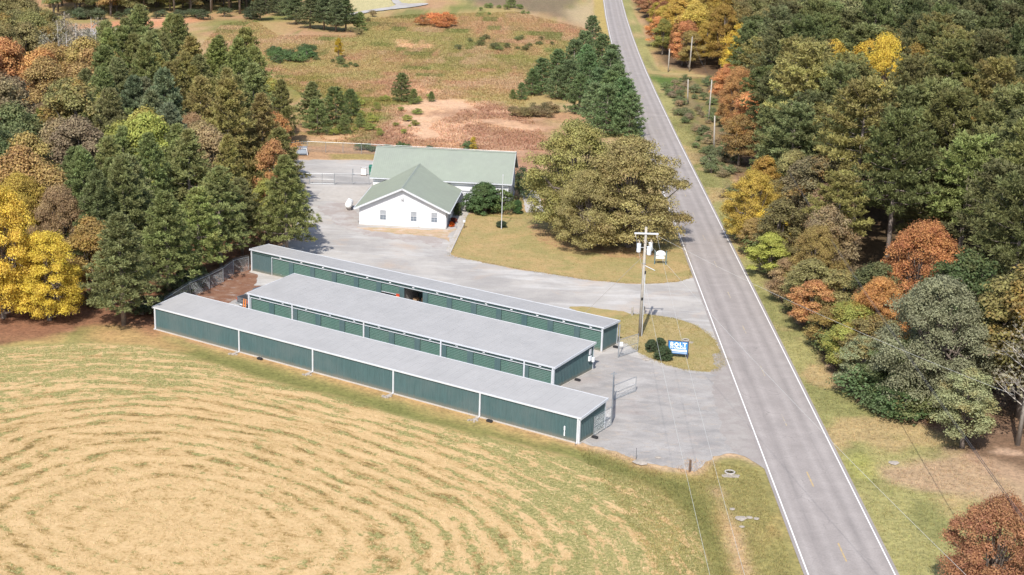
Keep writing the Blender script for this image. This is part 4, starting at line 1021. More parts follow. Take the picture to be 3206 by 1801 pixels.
# truck topper in the yard
t = thing("truck_cap", "black truck bed cap set on blocks by the back fence", "truck cap", (-36.6, 248.9, .0), math.radians(8))
mb = MB(); mb.hexa([(-.95,-1.0,.15),(.95,-1.0,.15),(.95,1.0,.15),(-.95,1.0,.15),(-.75,-.55,1.15),(.75,-.55,1.15),(.78,.9,1.2),(-.78,.9,1.2)]); cap_ = link("shell", mb.mesh("shell", [M['topper']]), t)
mb = MB(); mb.hexa([(-.79,-.6,1.16),(.79,-.6,1.16),(.82,.95,1.215),(-.82,.95,1.215),(-.76,-.57,1.22),(.76,-.57,1.22),(.79,.92,1.27),(-.79,.92,1.27)]); link("roof", mb.mesh("roof", [M['steel']]), t)
for s_ in (-1, 1):
    mb = MB(); mb.hexa([(s_*.93-.05,-1.06,.1),(s_*.93+.05,-1.06,.1),(s_*.93+.05,-1.0,.1),(s_*.93-.05,-1.0,.1),(s_*.76-.05,-.64,1.12),(s_*.76+.05,-.64,1.12),(s_*.76+.05,-.58,1.12),(s_*.76-.05,-.58,1.12)]); link("corner_frame", mb.mesh("corner_frame", [M['white_metal']]), t)
mb = MB(); mb.hexa([(-.75,-.97,.35),(.75,-.97,.35),(.75,-.95,.35),(-.75,-.95,.35),(-.65,-.66,1.0),(.65,-.66,1.0),(.65,-.64,1.0),(-.65,-.64,1.0)]); link("rear_window", mb.mesh("rear_window", [M['window_glass']]), t)
mb = MB(); mb.box(-.9, -.6, -.9, .9, 0, .14); mb.box(.6, .9, -.9, .9, 0, .14); link("block", mb.mesh("block", [M['post_wood']]), t)

# grey pickup parked beyond the middle building
ta = Vector((-31.12,160.69)); tb = Vector((-29.75,159.6)); td = (tb-ta).normalized(); th = math.atan2(td.y, td.x)
t = thing("pickup_truck", "dark grey pickup truck with open bed parked at the middle building's left end", "pickup truck", ((ta.x+tb.x)/2, (ta.y+tb.y)/2, .03), th)
bw_ = .95
def pb(name, mat_, *boxes, parent=t, bev=0):
    mb = MB()
    for bx in boxes:
        mb.box(*bx) if len(bx) == 6 else mb.hexa(bx)
    o = link(name, mb.mesh(name, [mat_]), parent)
    md = o.modifiers.new("b", 'BEVEL'); md.width = .03; md.segments = 2; return o
pb("bed", M['truck_paint'], (-bw_,-bw_+.09,.06,2.0,.55,1.32), (bw_-.09,bw_,.06,2.0,.55,1.32), (-bw_+.09,bw_-.09,1.92,2.0,.7,1.32))
pb("bed_floor", M['dark_plastic'], (-bw_+.09,bw_-.09,.08,1.9,.62,.72))
tg = pb("tailgate", M['truck_paint'], (-bw_+.02,bw_-.02,-.04,.05,.72,1.30))
pb("handle", M['dark_plastic'], (-.12,.12,-.06,-.042,1.12,1.2), parent=tg)
pb("bumper", M['steel'], (-bw_,bw_,-.2,-.05,.48,.68))
pb("licence_plate", M['sign_white'], (-.17,.17,-.22,-.203,.5,.64))
for s_ in (-1, 1): pb("tail_light", M['red'], (s_*(bw_-.06)-.05, s_*(bw_-.06)+.05, -.05, .055, .85, 1.2))
pb("cab", M['truck_paint'], [(-bw_,2.03,.5),(bw_,2.03,.5),(bw_,5.5,.5),(-bw_,5.5,.5),(-bw_,2.03,1.25),(bw_,2.03,1.25),(bw_,5.5,1.1),(-bw_,5.5,1.1)], [(-bw_+.02,2.06,1.251),(bw_-.02,2.06,1.251),(bw_-.02,4.3,1.2),(-bw_+.02,4.3,1.2),(-.72,2.25,1.85),(.72,2.25,1.85),(.72,3.6,1.85),(-.72,3.6,1.85)])
pb("rear_window", M['window_glass'], [(-.72,2.08,1.33),(.72,2.08,1.33),(.72,2.12,1.33),(-.72,2.12,1.33),(-.62,2.19,1.75),(.62,2.19,1.75),(.62,2.23,1.75),(-.62,2.23,1.75)])
for x_ in (-.88, .88):
    for y_ in (.95, 4.6):
        mb = MB(); mb.tube([(x_-.12,y_,.38),(x_+.12,y_,.38)], .38, 16); w__ = link("wheel", mb.mesh("wheel", [M['rubber']]), t)
        mb = MB(); mb.tube([(x_-.13,y_,.38),(x_+.13,y_,.38)], .2, 12); link("rim", mb.mesh("rim", [M['steel']]), w__)
# orange planks leaning at the corner
p = bpt(B2, -.45, -.15)
for i, (dx_, lab) in enumerate(((0, "left orange board leaning at the middle building's left corner"), (.28, "right orange board leaning at the middle building's left corner"))):
    mb = MB(); mb.hexa([(dx_-.06,-.1,0),(dx_+.08,-.1,0),(dx_+.08,-.05,0),(dx_-.06,-.05,0),(dx_-.02,.1,1.7),(dx_+.1,.1,1.7),(dx_+.1,.15,1.7),(dx_-.02,.15,1.7)])
    tag(link("orange_board", mb.mesh("orange_board", [M['orange']]), loc=(p[0]-.25, p[1], .03), rz=YAW), lab, "board")
p = bpt(B3, 22.95, -.5)
mb = MB(); mb.box(-.2,.2,-.16,.16,0,1.15); 
t = thing("hand_truck", "red and orange item standing outside the half raised storage door", "hand truck", (*p, .03), YAW)
mb = MB(); mb.box(-.22,.22,-.03,.03,.05,1.5); mb.box(-.25,.25,-.3,.0,.03,.07); link("frame", mb.mesh("frame", [M['red']]), t)
mb = MB(); mb.box(-.2,.2,-.33,-.04,.08,1.25); link("carton", mb.mesh("carton", [M['orange']]), t)
for i, (u, v, s_) in enumerate(((24.0, 1.6, .5), (24.9, 2.1, .6), (25.4, 1.4, .45), (20.8, 1.5, .5))):
    p = bpt(B3, u, v); mb = MB(); mb.box(-s_/2, s_/2, -s_/2, s_/2, 0, s_*1.3)
    mb.box(-s_/2+.02, s_/2-.02, -.03, .03, s_*1.3+.001, s_*1.3+.006)
    tag(link("storage_box", mb.mesh("storage_box", [M['cardboard']]), loc=(*p, .1), rz=YAW+i*.3), ["cardboard box deep in the open unit, left", "larger cardboard box deep in the open unit, middle", "small cardboard box in the open unit, right", "cardboard box behind the half raised door"][i], "box")
# walk lamp
t = thing("walk_lamp", "small white-headed lamp beside the kerb of the concrete walk", "lamp", (-6.96, 200.9, 0))
mb = MB(); mb.tube([(0,0,0),(0,0,.85)], .035, 8); link("pole", mb.mesh("pole", [M['dark_plastic']]), t)
mb = MB(); mb.tube([(0,0,.85),(0,0,.95),(0,0,1.15),(0,0,1.22)], [.06,.17,.19,.05], 10); link("lamp_shade", mb.mesh("lamp_shade", [M['sign_white']]), t)

# ------------------------------------------------------------------ vegetation meshes
def rand_dirs(n, r):
    z = r.uniform(-1, 1, n); a = r.uniform(0, 2*np.pi, n); s = np.sqrt(1-z*z)
    return np.stack([s*np.cos(a), s*np.sin(a), z], 1)
def leaves(cent, nrm, size, r):
    """quads of given size, spread about their centres"""
    n = len(cent)
    t = np.cross(nrm, rand_dirs(n, r)); t /= np.linalg.norm(t, axis=1)[:, None]+1e-9
    b_ = np.cross(nrm, t)
    s = size[:, None]
    V = np.stack([cent-t*s*.5, cent-b_*s*.32, cent+t*s*.5, cent+b_*s*.32], 1).reshape(-1, 3)
    return V, np.arange(n*4).reshape(-1, 4)
def broadleaf_mesh(name, H=14, R=5, base_=3, seed=0, nclump=46, nleaf=150, ls=.42, lump=.30, flat=1.0, sparse=0):
    r = np.random.default_rng(seed); cs = []; rs = []
    hc = (H-base_)/2; zc = base_+hc
    for i in range(nclump):
        az = i*2.39996+r.uniform(-.35, .35); tz = r.uniform(0, 1)**.95
        prof = (1-tz**2.1)**.5*(.80+.20*min(1, tz*4))
        q = r.uniform(.25, 1.0)**.55*(1-lump*.55); k = 1+.16*math.sin(3*az+seed)+.09*math.sin(5*az+2*seed)
        c = np.array([math.cos(az)*R*q*k*prof, math.sin(az)*R*q*k*prof, base_+(H-base_)*(lump*.35+tz*(1-lump*.6))])
        cs.append(c); rs.append(R*r.uniform(lump*.65, lump*1.15))
    V = []; Nn = []; S = []; vv = []
    for c, rad in zip(cs, rs):
        n = int(nleaf*r.uniform(.8, 1.2)); d = rand_dirs(n, r); d[:, 2] = np.where(d[:, 2] < -.35, -d[:, 2]*.6, d[:, 2])
        rr_ = rad*(r.uniform(.15, 1, n)**.45)*r.uniform(.9, 1.25, n)
        p = c+d*rr_[:, None]*np.array([1, 1, .8]); V.append(p)
        nn = d*.9+rand_dirs(n, r)*.75+np.array([0, 0, .35]); nn /= np.linalg.norm(nn, axis=1)[:, None]; Nn.append(nn)
        S.append(r.uniform(.7, 1.4, n)*ls); vv.append(np.clip(r.uniform(0, 1, n)*.75+r.uniform(0, .35), 0, 1))
    V = np.concatenate(V); Nn = np.concatenate(Nn); S = np.concatenate(S); vv = np.concatenate(vv)
    q, f = leaves(V, Nn, S, r)
    me = np_mesh(name, q, f, {'v': ('FACE', 'FLOAT', vv)}); me.materials.append(M['leaf'])
    # trunk with limbs
    mb = MB(); rt = R*.045+.09
    mb.tube([(0,0,0),(.1,0,base_*.6),(.0,.1,zc),(.1,.1,H*.82)], [rt*1.25, rt, rt*.6, rt*.2], 8)
    for c in cs[::3]:
        z0 = r.uniform(base_*.6, zc); m_ = [c[0]*.45, c[1]*.45, z0+(c[2]-z0)*.35]
        mb.tube([(0, 0, z0), m_, tuple(c*.97)], [rt*.45, rt*.28, rt*.08], 5, cap=False)
    tm = mb.mesh(name+"_trunk", [M['bark']], True)
    return me, tm
def pine_mesh(name, H=16, R=4.2, base_=3, seed=0, nb=72, nt=13, nn=13, nl=.5, cone=.75, wid=.085, mat_='needle'):
    r = np.random.default_rng(seed); C_ = []; D_ = []; G_ = []
    mb = MB(); rt = H*.0125+.04
    lean = r.uniform(-.3, .3, 2)
    mb.tube([(0,0,0),(lean[0]*.4,lean[1]*.4,H*.45),(lean[0],lean[1],H*.97)], [rt*1.2, rt*.85, rt*.12], 8)
    for i in range(nb):
        k = (i+.5)/nb; z = base_+(H-base_)*k**.92
        tz = (z-base_)/(H-base_)
        prof = (1-tz)**cone*(.55+.45*min(1, tz*5+.25))
        L = R*prof*r.uniform(.72, 1.12)+.35
        az = i*2.39996+r.uniform(-.3, .3)
        el = math.radians(-4+48*tz**1.3+r.uniform(-9, 9))
        ax = np.array([lean[0]*z/H, lean[1]*z/H, z])
        d = np.array([math.cos(az)*math.cos(el), math.sin(az)*math.cos(el), math.sin(el)]); side = np.array([-math.sin(az), math.cos(az), 0])
        if i % 2 == 0: mb.tube([tuple(ax), tuple(ax+d*L*.55), tuple(ax+d*L*.95+np.array([0,0,L*.1]))], [rt*.28*(1-tz*.6), rt*.16, .015], 4, cap=False)
        m_ = max(4, int(nt*(.35+.65*prof)))
        g = r.uniform(0, 1)
        for j in range(m_):
            s = .28+.72*(j+.5)/m_
            off = side*r.uniform(-1, 1)*L*.34*(1.1-s*.6)+np.array([0, 0, r.uniform(-.05, .12)*L+.12*L*s*s])
            C_.append(ax+d*L*s+off); dd = d*.55+side*np.sign(off@side)*.3+np.array([0, 0, .75]); D_.append(dd/np.linalg.norm(dd)); G_.append(g)
    for j in range(6):
        C_.append(np.array([lean[0], lean[1], H-.25*j])); D_.append(np.array([0, 0, 1.0])); G_.append(.6)
    C_ = np.repeat(np.array(C_), nn, 0); D_ = np.repeat(np.array(D_), nn, 0); G_ = np.repeat(np.array(G_), nn)
    n = len(C_); d = D_*.7+rand_dirs(n, r)*.8; d /= np.linalg.norm(d, axis=1)[:, None]
    l = nl*r.uniform(.65, 1.2, n); jit = rand_dirs(n, r)*.10; c = C_+jit
    t = np.cross(d, rand_dirs(n, r)); t /= np.linalg.norm(t, axis=1)[:, None]+1e-9
    V = np.stack([c-t*wid*.35, c+d*l[:, None]*.55-t*wid, c+d*l[:, None]*.55+t*wid, c+d*l[:, None]], 1)
    # two triangles sharing the base: a spear of needles
    V = np.stack([c, c+d*l[:, None]*.6-t*wid, c+d*l[:, None], c+d*l[:, None]*.6+t*wid], 1).reshape(-1, 3)
    F_ = np.arange(n*4).reshape(-1, 4)
    me = np_mesh(name, V, F_, {'v': ('FACE', 'FLOAT', np.clip(G_*.45+r.uniform(0, .6, n), 0, 1))}); me.materials.append(M[mat_])
    return me, mb.mesh(name+"_trunk", [M['bark_pine']], True)
def bare_mesh(name, H=11, R=3.5, seed=0):
    r = np.random.default_rng(seed); mb = MB(); mb.tube([(0,0,0),(.1,0,H*.4),(.2,.1,H)], [.16,.12,.02], 7)
    P = []
    for i in range(26):
        z = H*r.uniform(.25, .9); az = r.uniform(0, 6.28); L = R*r.uniform(.5, 1)*(1.15-z/H); d = np.array([math.cos(az), math.sin(az), r.uniform(.5, 1.1)])
        a = np.array([.1, 0, z]); e = a+d*L; mb.tube([tuple(a), tuple(a+d*L*.5+np.array([0,0,-.1])), tuple(e)], [.05,.035,.01], 4, cap=False)
        for j in range(5):
            s = a+d*L*r.uniform(.3, .9); q = s+(d+rand_dirs(1, r)[0]*.9)*L*.4; mb.tube([tuple(s), tuple(q)], [.022,.008], 3, cap=False)
            P.append(q)
    P = np.array(P); n = 9; c = np.repeat(P, n, 0)+r.normal(0, .3, (len(P)*n, 3)); q, f = leaves(c, rand_dirs(len(c), r), r.uniform(.12, .3, len(c)), r)
    me = np_mesh(name, q, f, {'v': ('FACE', 'FLOAT', r.uniform(0, 1, len(f)))}); me.materials.append(M['leaf'])
    return me, mb.mesh(name+"_trunk", [M['bark_pale']], True)

PINE = [pine_mesh('pine_crown', 16, 4.9, 2.6, 1, 84, 16, 21, .56, .74, .062), pine_mesh('pine_crown', 16, 4.6, 3.0, 2, 80, 16, 21, .56, .80, .062),
        pine_mesh('pine_crown', 16, 5.1, 2.8, 3, 86, 16, 21, .55, .66, .062)]
TALL = [pine_mesh('pine_crown', 20, 5.6, 9.0, 4, 60, 19, 20, .62, .36, .07), pine_mesh('pine_crown', 20, 6.0, 7.5, 5, 64, 20, 20, .62, .38, .07), pine_mesh('pine_crown', 20, 5.4, 9.5, 6, 54, 20, 20, .64, .33, .07)]
YOUNG = [pine_mesh('pine_crown', 8, 3.1, .3, 7, 66, 12, 16, .40, .62, .055), pine_mesh('pine_crown', 8, 3.2, .25, 8, 66, 12, 16, .40, .55, .055)]
OAK = [broadleaf_mesh('leafy_crown', 15, 5.0, 1.6, 11, 72, 300, .29), broadleaf_mesh('leafy_crown', 15, 4.8, 1.4, 12, 66, 320, .28, .32),
       broadleaf_mesh('leafy_crown', 15, 5.4, 2.2, 13, 78, 290, .30, .27), broadleaf_mesh('leafy_crown', 15, 4.6, 1.2, 14, 62, 320, .28, .33)]
SHRUB = [broadleaf_mesh('shrub_crown', 2, 1.5, .1, 21, 20, 110, .15, .42), broadleaf_mesh('shrub_crown', 2, 1.6, .1, 22, 22, 100, .15, .38), broadleaf_mesh('shrub_crown', 2, 1.4, .05, 23, 16, 120, .14, .45)]
CLIP = broadleaf_mesh('clipped_crown', 2, 1.15, .0, 31, 110, 90, .10, .24)
CEDAR = pine_mesh('cedar_crown', 13, 2.1, .3, 41, 130, 9, 18, .34, .9, .05)
BARE = bare_mesh('bare_crown', 11, 3.4, 5)
BIGOAK = [broadleaf_mesh('leafy_crown', 16, 8.4, .7, 51, 190, 360, .24, .19), broadleaf_mesh('leafy_crown', 15, 8.4, .5, 52, 190, 360, .24, .19)]

def tree(name, meshes, p, s, col, label, cat, group=None, warm=0.0, sz=None, rz=None, crown="crown"):
    t = thing(name, label, cat, (p[0], p[1], 0), random.uniform(0, 6.28) if rz is None else rz, group)
    t.scale = (s, s, sz if sz else s)
    c = link(crown, meshes[0], t); c.color = (*col, 1.0-warm)
    link("trunk", meshes[1], t)
    return t
PAL = dict(
    pine=(.235,.245,.095), pinedark=(.18,.195,.08), pineolive=(.275,.25,.09), pinebright=(.27,.29,.095), pineblue=(.18,.205,.115),
    olive=(.255,.215,.090), ochre=(.37,.25,.10), gold=(.47,.33,.08), yellow=(.60,.43,.07), ygreen=(.34,.33,.085), orange=(.47,.24,.10),
    rust=(.36,.18,.095), brown=(.245,.185,.11), tan=(.37,.26,.14), green=(.18,.21,.085), dgreen=(.15,.18,.075), greygreen=(.26,.29,.15), red=(.36,.15,.09), greybrown=(.29,.25,.18))
WORDS = dict(pine="green pine", pinedark="dark green pine", pineolive="olive green pine", pinebright="bright green pine", pineblue="blue-green pine", olive="olive broadleaf tree", ochre="ochre broadleaf tree",
    gold="gold-leaved broadleaf tree", yellow="bright yellow broadleaf tree", ygreen="yellow-green broadleaf tree", orange="orange-leaved tree", rust="rust-leaved tree", brown="brown-leaved tree",
    tan="tan-leaved oak", green="green broadleaf tree", dgreen="dark green broadleaf tree", greygreen="grey-green broadleaf tree", red="dark red-leaved tree", greybrown="thin grey-brown tree")
def vary(c, a=.16):
    k = random.uniform(1-a, 1+a); return tuple(max(.005, x*k*random.uniform(.93, 1.07)) for x in c)
def place(kind, p, h, r=None, zone="", label=None, group=None, tall=False, fine=None):
    """one tree at ground point p of height h"""
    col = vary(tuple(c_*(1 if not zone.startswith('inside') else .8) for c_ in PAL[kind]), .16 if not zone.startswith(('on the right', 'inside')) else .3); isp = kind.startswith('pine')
    if isp:
        ms = random.choice(TALL if tall else PINE); H0 = 20 if tall else 16; R0 = 4.6; nm = "pine_tree"; cat = "pine tree"
        wm = random.choice([0, 0, .12])
    elif kind == 'greybrown': ms = BARE; H0 = 11; R0 = 3.4; nm = "sparse_tree"; cat = "tree"; wm = .3
    else: ms = random.choice(OAK); H0 = 15; R0 = 4.9; nm = "broadleaf_tree"; cat = "tree"; wm = random.choice([0, .3, .6]) if kind in ('olive','ochre','ygreen','green','greygreen','brown') else .1
    if fine is None: fine = label is not None and h > 7 and nm == "broadleaf_tree" and (r or 0) > 3.9
    if fine and nm == "broadleaf_tree": q_ = random.choice([0, 1]); ms = BIGOAK[q_]; H0 = 16-q_; R0 = 8.6
    sz = h/H0; s = (r/R0) if r else sz*random.uniform(.92, 1.1)
    lab = label or f"{WORDS[kind]} {zone}"; grp = group if group else (None if label else lab)
    return tree(nm, ms, p, s, col, lab, cat, grp, wm, sz)

# ---- named trees -------------------------------------------------------
def apex(x, y, h): return W(x, y, h)
spec = [  # foot in the photograph, row of the tip, radius, kind, label
    (312,818,545,4.5,'pine',"free-standing front pine with visible pale trunk left of the front building"),
    (478,610,335,4.6,'pine',"tall pine directly below the tan oak in the left wood"),
    (722,648,400,4.0,'pine',"right-hand pine of the left wood overhanging the gravel yard"),
    (738,600,440,2.9,'pinedark',"smaller pine at the wood's right rim beside the shaded gravel"),
    (555,672,430,4.2,'pine',"pine right behind the west fence at the rear building's left end"),
    (500,706,480,4.0,'pinebright',"low bright pine leaning over the west chain link fence"),
    (425,745,490,4.4,'pine',"pine above the front building's left roof corner"),
    (610,640,455,3.6,'pine',"pine beside the fence left of the rear building's corner"),
    (672,612,452,2.8,'ygreen',"yellow-green tree between pines near the rear building's left end"),
    (690,560,345,3.2,'orange',"orange-leaved tree among the right-hand pines of the left wood"),
    (700,520,330,4.2,'pineolive',"olive pine behind the orange-leaved tree of the left wood"),
    (490,500,288,4.6,'tan',"tan-brown oak crown in the middle of the left wood"),
    (275,490,238,4.6,'ygreen',"yellow-green poplar in the middle of the left wood"),
    (10,800,470,5.6,'yellow',"large bright yellow maple at the photo's left edge"),
    (125,806,585,4.6,'yellow',"lower bright yellow maple overhanging the leaf-strewn grass"),
    (60,700,440,4.4,'gold',"gold tree behind the bright yellow maples at the left edge"),
    (160,720,470,4.4,'tan',"tan oak behind the yellow maples"),
    (235,760,540,3.6,'ochre',"ochre tree between the yellow maples and the front pine"),
    (200,640,380,4.6,'pinedark',"dark pine right of the narrow cedar"),
    (330,680,400,4.8,'pine',"pine below the yellow-green poplar"),
    (400,250,80,4.8,'pine',"topmost pine of the left wood against the far field"),
    (315,275,92,5.0,'pine',"second topmost pine of the left wood"),
    (470,330,150,4.5,'pine',"rounded pine on the upper right shoulder of the left wood"),
    (545,290,135,3.6,'pinebright',"pine at the upper rim facing the open field"),
    (620,305,125,4.6,'pinebright',"broad bright pine at the upper rim facing the open field"),
    (785,322,210,3.9,'pine',"pine at the wood's upper right corner near the back fence"),
    (690,345,195,3.4,'ygreen',"yellow-green tree beside the upper right corner pine"),
    (60,190,-30,7.0,'olive',"broad olive-brown oak in the photo's upper left corner"),
    (20,280,60,6.0,'olive',"second olive-brown oak below the upper left corner"),
    (200,250,95,3.6,'greybrown',"thin half-bare tree before the far clay bank"),
    (260,190,45,3.6,'greybrown',"pale half-bare tree beside the far clay bank"),
]
def height_for(p, ytop):
    lo, hi = .5, 40
    for _ in range(40):
        m_ = (lo+hi)/2
        if PX(p[0], p[1], m_)[1] > ytop: lo = m_
        else: hi = m_
    return lo
used = []
for x, y, yt, r_, kd, lab in spec:
    p = W(x, y); h = height_for(p, yt); used.append(p); place(kd, p, h, r_, label=lab)
tree("cedar_tree", CEDAR, apex(101,280,13), 1.0, (.27,.28,.08), "narrow pointed yellow-green cedar at the left of the wood", "cedar tree", sz=1.0)
used.append(apex(101,280,13))

def pin(p, poly):
    x, y = p; ins = False; n = len(poly)
    for i in range(n):
        (x1, y1), (x2, y2) = poly[i], poly[(i+1) % n]
        if (y1 > y) != (y2 > y) and x < (x2-x1)*(y-y1)/(y2-y1)+x1: ins = not ins
    return ins
def scatter(poly, sp, jit=.4, xr=None, yr=None, seed=1):
    r = random.Random(seed); xs = [p[0] for p in poly]; ys_ = [p[1] for p in poly]; out = []
    y = min(ys_) if yr is None else yr[0]; row = 0
    while y < (max(ys_) if yr is None else yr[1]):
        x = (min(xs) if xr is None else xr[0])+(row % 2)*sp/2
        while x < (max(xs) if xr is None else xr[1]):
            p = (x+r.uniform(-jit, jit)*sp, y+r.uniform(-jit, jit)*sp)
            if pin(p, poly): out.append(p)
            x += sp
        y += sp*.9; row += 1
    return out
seedsL = [(60,30,'olive'),(30,110,'olive'),(90,80,'olive'),(200,60,'greybrown'),(125,170,'ochre'),(31,140,'orange'),(50,220,'brown'),(140,240,'olive'),(190,170,'ochre'),(30,290,'dgreen'),(80,250,'brown'),
 (160,330,'brown'),(170,300,'ochre'),(300,120,'pine'),(400,110,'pine'),(470,160,'pineolive'),(250,200,'pine'),(240,280,'pine'),(330,230,'pineblue'),(300,300,'ygreen'),(520,180,'pine'),(590,170,'pinebright'),(640,200,'pine'),
 (740,240,'pine'),(530,250,'pineolive'),(600,280,'pineolive'),(560,290,'pineolive'),(640,300,'pineolive'),(490,320,'tan'),(430,280,'pineblue'),(440,370,'pine'),(300,400,'pine'),(200,430,'pinedark'),(150,450,'tan'),(60,460,'ochre'),(20,520,'gold'),
 (30,600,'yellow'),(120,640,'yellow'),(170,560,'tan'),(230,560,'olive'),(680,350,'orange'),(620,400,'pineolive'),(640,500,'ygreen'),(560,500,'pine'),(450,500,'pine'),(350,560,'pine'),(300,650,'pine')]
seedsR = [(1880,470,'gold'),(1905,600,'gold'),(1860,540,'orange'),(1990,640,'orange'),(2010,610,'ochre'),(1780,30,'gold'),(1720,70,'orange'),(1820,90,'yellow'),(1790,150,'ochre'),(1870,260,'ochre'),(2080,700,'orange'),(1930,560,'gold'),(1680,40,'gold'),(1615,20,'rust'),(1650,90,'ygreen'),(1700,120,'green'),(1760,60,'gold'),(1740,110,'ochre'),(1810,130,'ochre'),(1850,170,'orange'),(1840,220,'orange'),(1900,40,'olive'),(1950,90,'pinedark'),(1980,150,'pineolive'),(1960,200,'pinedark'),
 (2060,60,'pine'),(2150,20,'pine'),(2300,40,'pinedark'),(2450,60,'pinedark'),(2190,130,'yellow'),(2260,180,'pine'),(2400,150,'pineolive'),(2380,165,'gold'),(2520,120,'pinedark'),(2050,230,'pine'),(2150,250,'pineolive'),(2300,260,'pine'),(2450,260,'brown'),(2550,240,'tan'),
 (2000,320,'pinedark'),(1900,330,'dgreen'),(2100,340,'pineolive'),(2200,330,'pine'),(2400,350,'pineolive'),(2550,340,'pine'),(1870,430,'gold'),(1900,500,'gold'),(1960,430,'pineolive'),(1940,480,'olive'),(2010,420,'olive'),(2100,420,'brown'),(2150,480,'pineolive'),(2250,470,'pineolive'),
 (1900,560,'yellow'),(1960,580,'pine'),(2000,600,'dgreen'),(2080,540,'brown'),(2060,600,'rust'),(2180,560,'pinedark'),(2250,560,'dgreen'),(2330,500,'pine'),(2440,480,'pinebright'),(2540,500,'pine'),(2540,560,'pinebright'),
 (2030,640,'ochre'),(2000,700,'tan'),(2100,680,'olive'),(2150,640,'pineolive'),(2200,680,'dgreen'),(2300,640,'rust'),(2280,700,'orange'),(2330,690,'orange'),(2220,740,'tan'),(2440,640,'dgreen'),(2480,680,'olive'),(2590,640,'olive'),(2575,760,'olive'),(2530,700,'olive'),(2500,600,'dgreen'),
 (2060,760,'ygreen'),(2120,780,'ygreen'),(2160,730,'orange'),(2240,800,'orange'),(2350,800,'greygreen'),(2180,860,'pine'),(2140,850,'ygreen'),(2300,860,'greygreen'),(2420,820,'greygreen'),(2500,780,'tan'),(2540,860,'greybrown'),(2560,950,'greybrown'),(2250,950,'dgreen'),(2200,980,'dgreen'),(2400,960,'greygreen')]
def nearest(px, py, seeds):
    return min(seeds, key=lambda s: (s[0]-px+random.gauss(0, 14))**2+((s[1]-py+random.gauss(0, 10))*1.4)**2)[2]
fill_L = []
for p in scatter(woods_L, 6.4, .38, seed=3, xr=(-150,-28), yr=(140,380)):
    if min((p[0]-q[0])**2+(p[1]-q[1])**2 for q in used) < 16: continue
    h = random.uniform(12.5, 16.5) if p[1] < 200 else random.uniform(13.5, 18)
    e = -sdist(np.array([p[0]]), np.array([p[1]]), woods_L)[0]
    if p[1] < 190 and p[0] > -52 and e > -4.5: continue
    if (p[0]+36.6)**2+(p[1]-245)**2 < 100: continue
    if e > -2.2: h *= .7
    a = PX(*p, h); g_ = PX(*p, 0)
    if a[0] < -110 or a[0] > 2700 or g_[1] < -40: continue
    if abs(PX(*p, 0)[0]-35) < 55 and 370 < g_[1] < 450: continue
    fill_L.append((p, h, a))
for p, h, a in fill_L:
    k = nearest(a[0], a[1]+35, seedsL)
    side = ("at the photo's left edge" if a[0] < 130 else "in the left wood above the storage sheds" if a[0] > 380 and a[1] > 260 else "on the left wood's upper rim by the field" if a[1] < 210 and a[0] > 380 else "at the upper left of the wood" if a[1] < 260 else "in the lower middle of the left wood")
    place(k, p, h, None, side)
print("left wood", len(fill_L))
R_USED = []
for kd, x, y, yt, r_, tl_, lab in [
    ('orange', 2300, 850, 560, 6.0, False, "broad orange-brown maple in the middle of the right wood"),
    ('orange', 2200, 900, 700, 4.0, False, "smaller orange maple left of the broad orange-brown one"),
    ('yellow', 2205, 392, 92, 5.6, False, "bright yellow tree rising alone from the right wood's dark pines"),
    ('pinebright', 2405, 715, 365, 4.8, True, "bright green pine with bare pale trunk above the orange maple"),
    ('pine', 2522, 620, 250, 5.2, True, "tall pine with forked pale trunk at the right edge"),
    ('greygreen', 2335, 1030, 700, 6.4, False, "large grey-green maple at the lower rim of the right wood"),
    ('greygreen', 2420, 1128, 930, 3.0, False, "small yellow-green maple with a visible trunk on the pink litter"),
    ('greybrown', 2560, 1120, 780, 5.4, False, "half-bare grey tree at the right edge above the litter"),
    ('dgreen', 2250, 1010, 850, 3.6, False, "low dark green tree at the wood's lower corner"),
    ('gold', 1885, 610, 430, 4.6, False, "orange-gold tree on the wood's rim beside the bare poles"),
    ('yellow', 1935, 640, 520, 3.0, False, "smaller yellow-gold tree below the orange-gold rim tree"),
    ('ochre', 2040, 770, 570, 4.2, False, "ochre-orange tree at the wood's rim opposite the lawn"),
    ('ygreen', 2130, 905, 760, 3.6, False, "yellow-green tree at the wood's rim opposite the blue sign"),
    ('orange', 1850, 330, 170, 4.6, False, "orange-ochre tree above the brush clearing")]:
    p = W(x, y); h = height_for(p, yt); R_USED.append((p, 8.5 if 'rising alone' in lab else 4.6)); place(kd, p, h, r_, label=lab, tall=tl_)
p = apex(2530,1255,9); place('rust', p, 9.0, 4.4, label="rust-red tree in the photo's lower right corner")
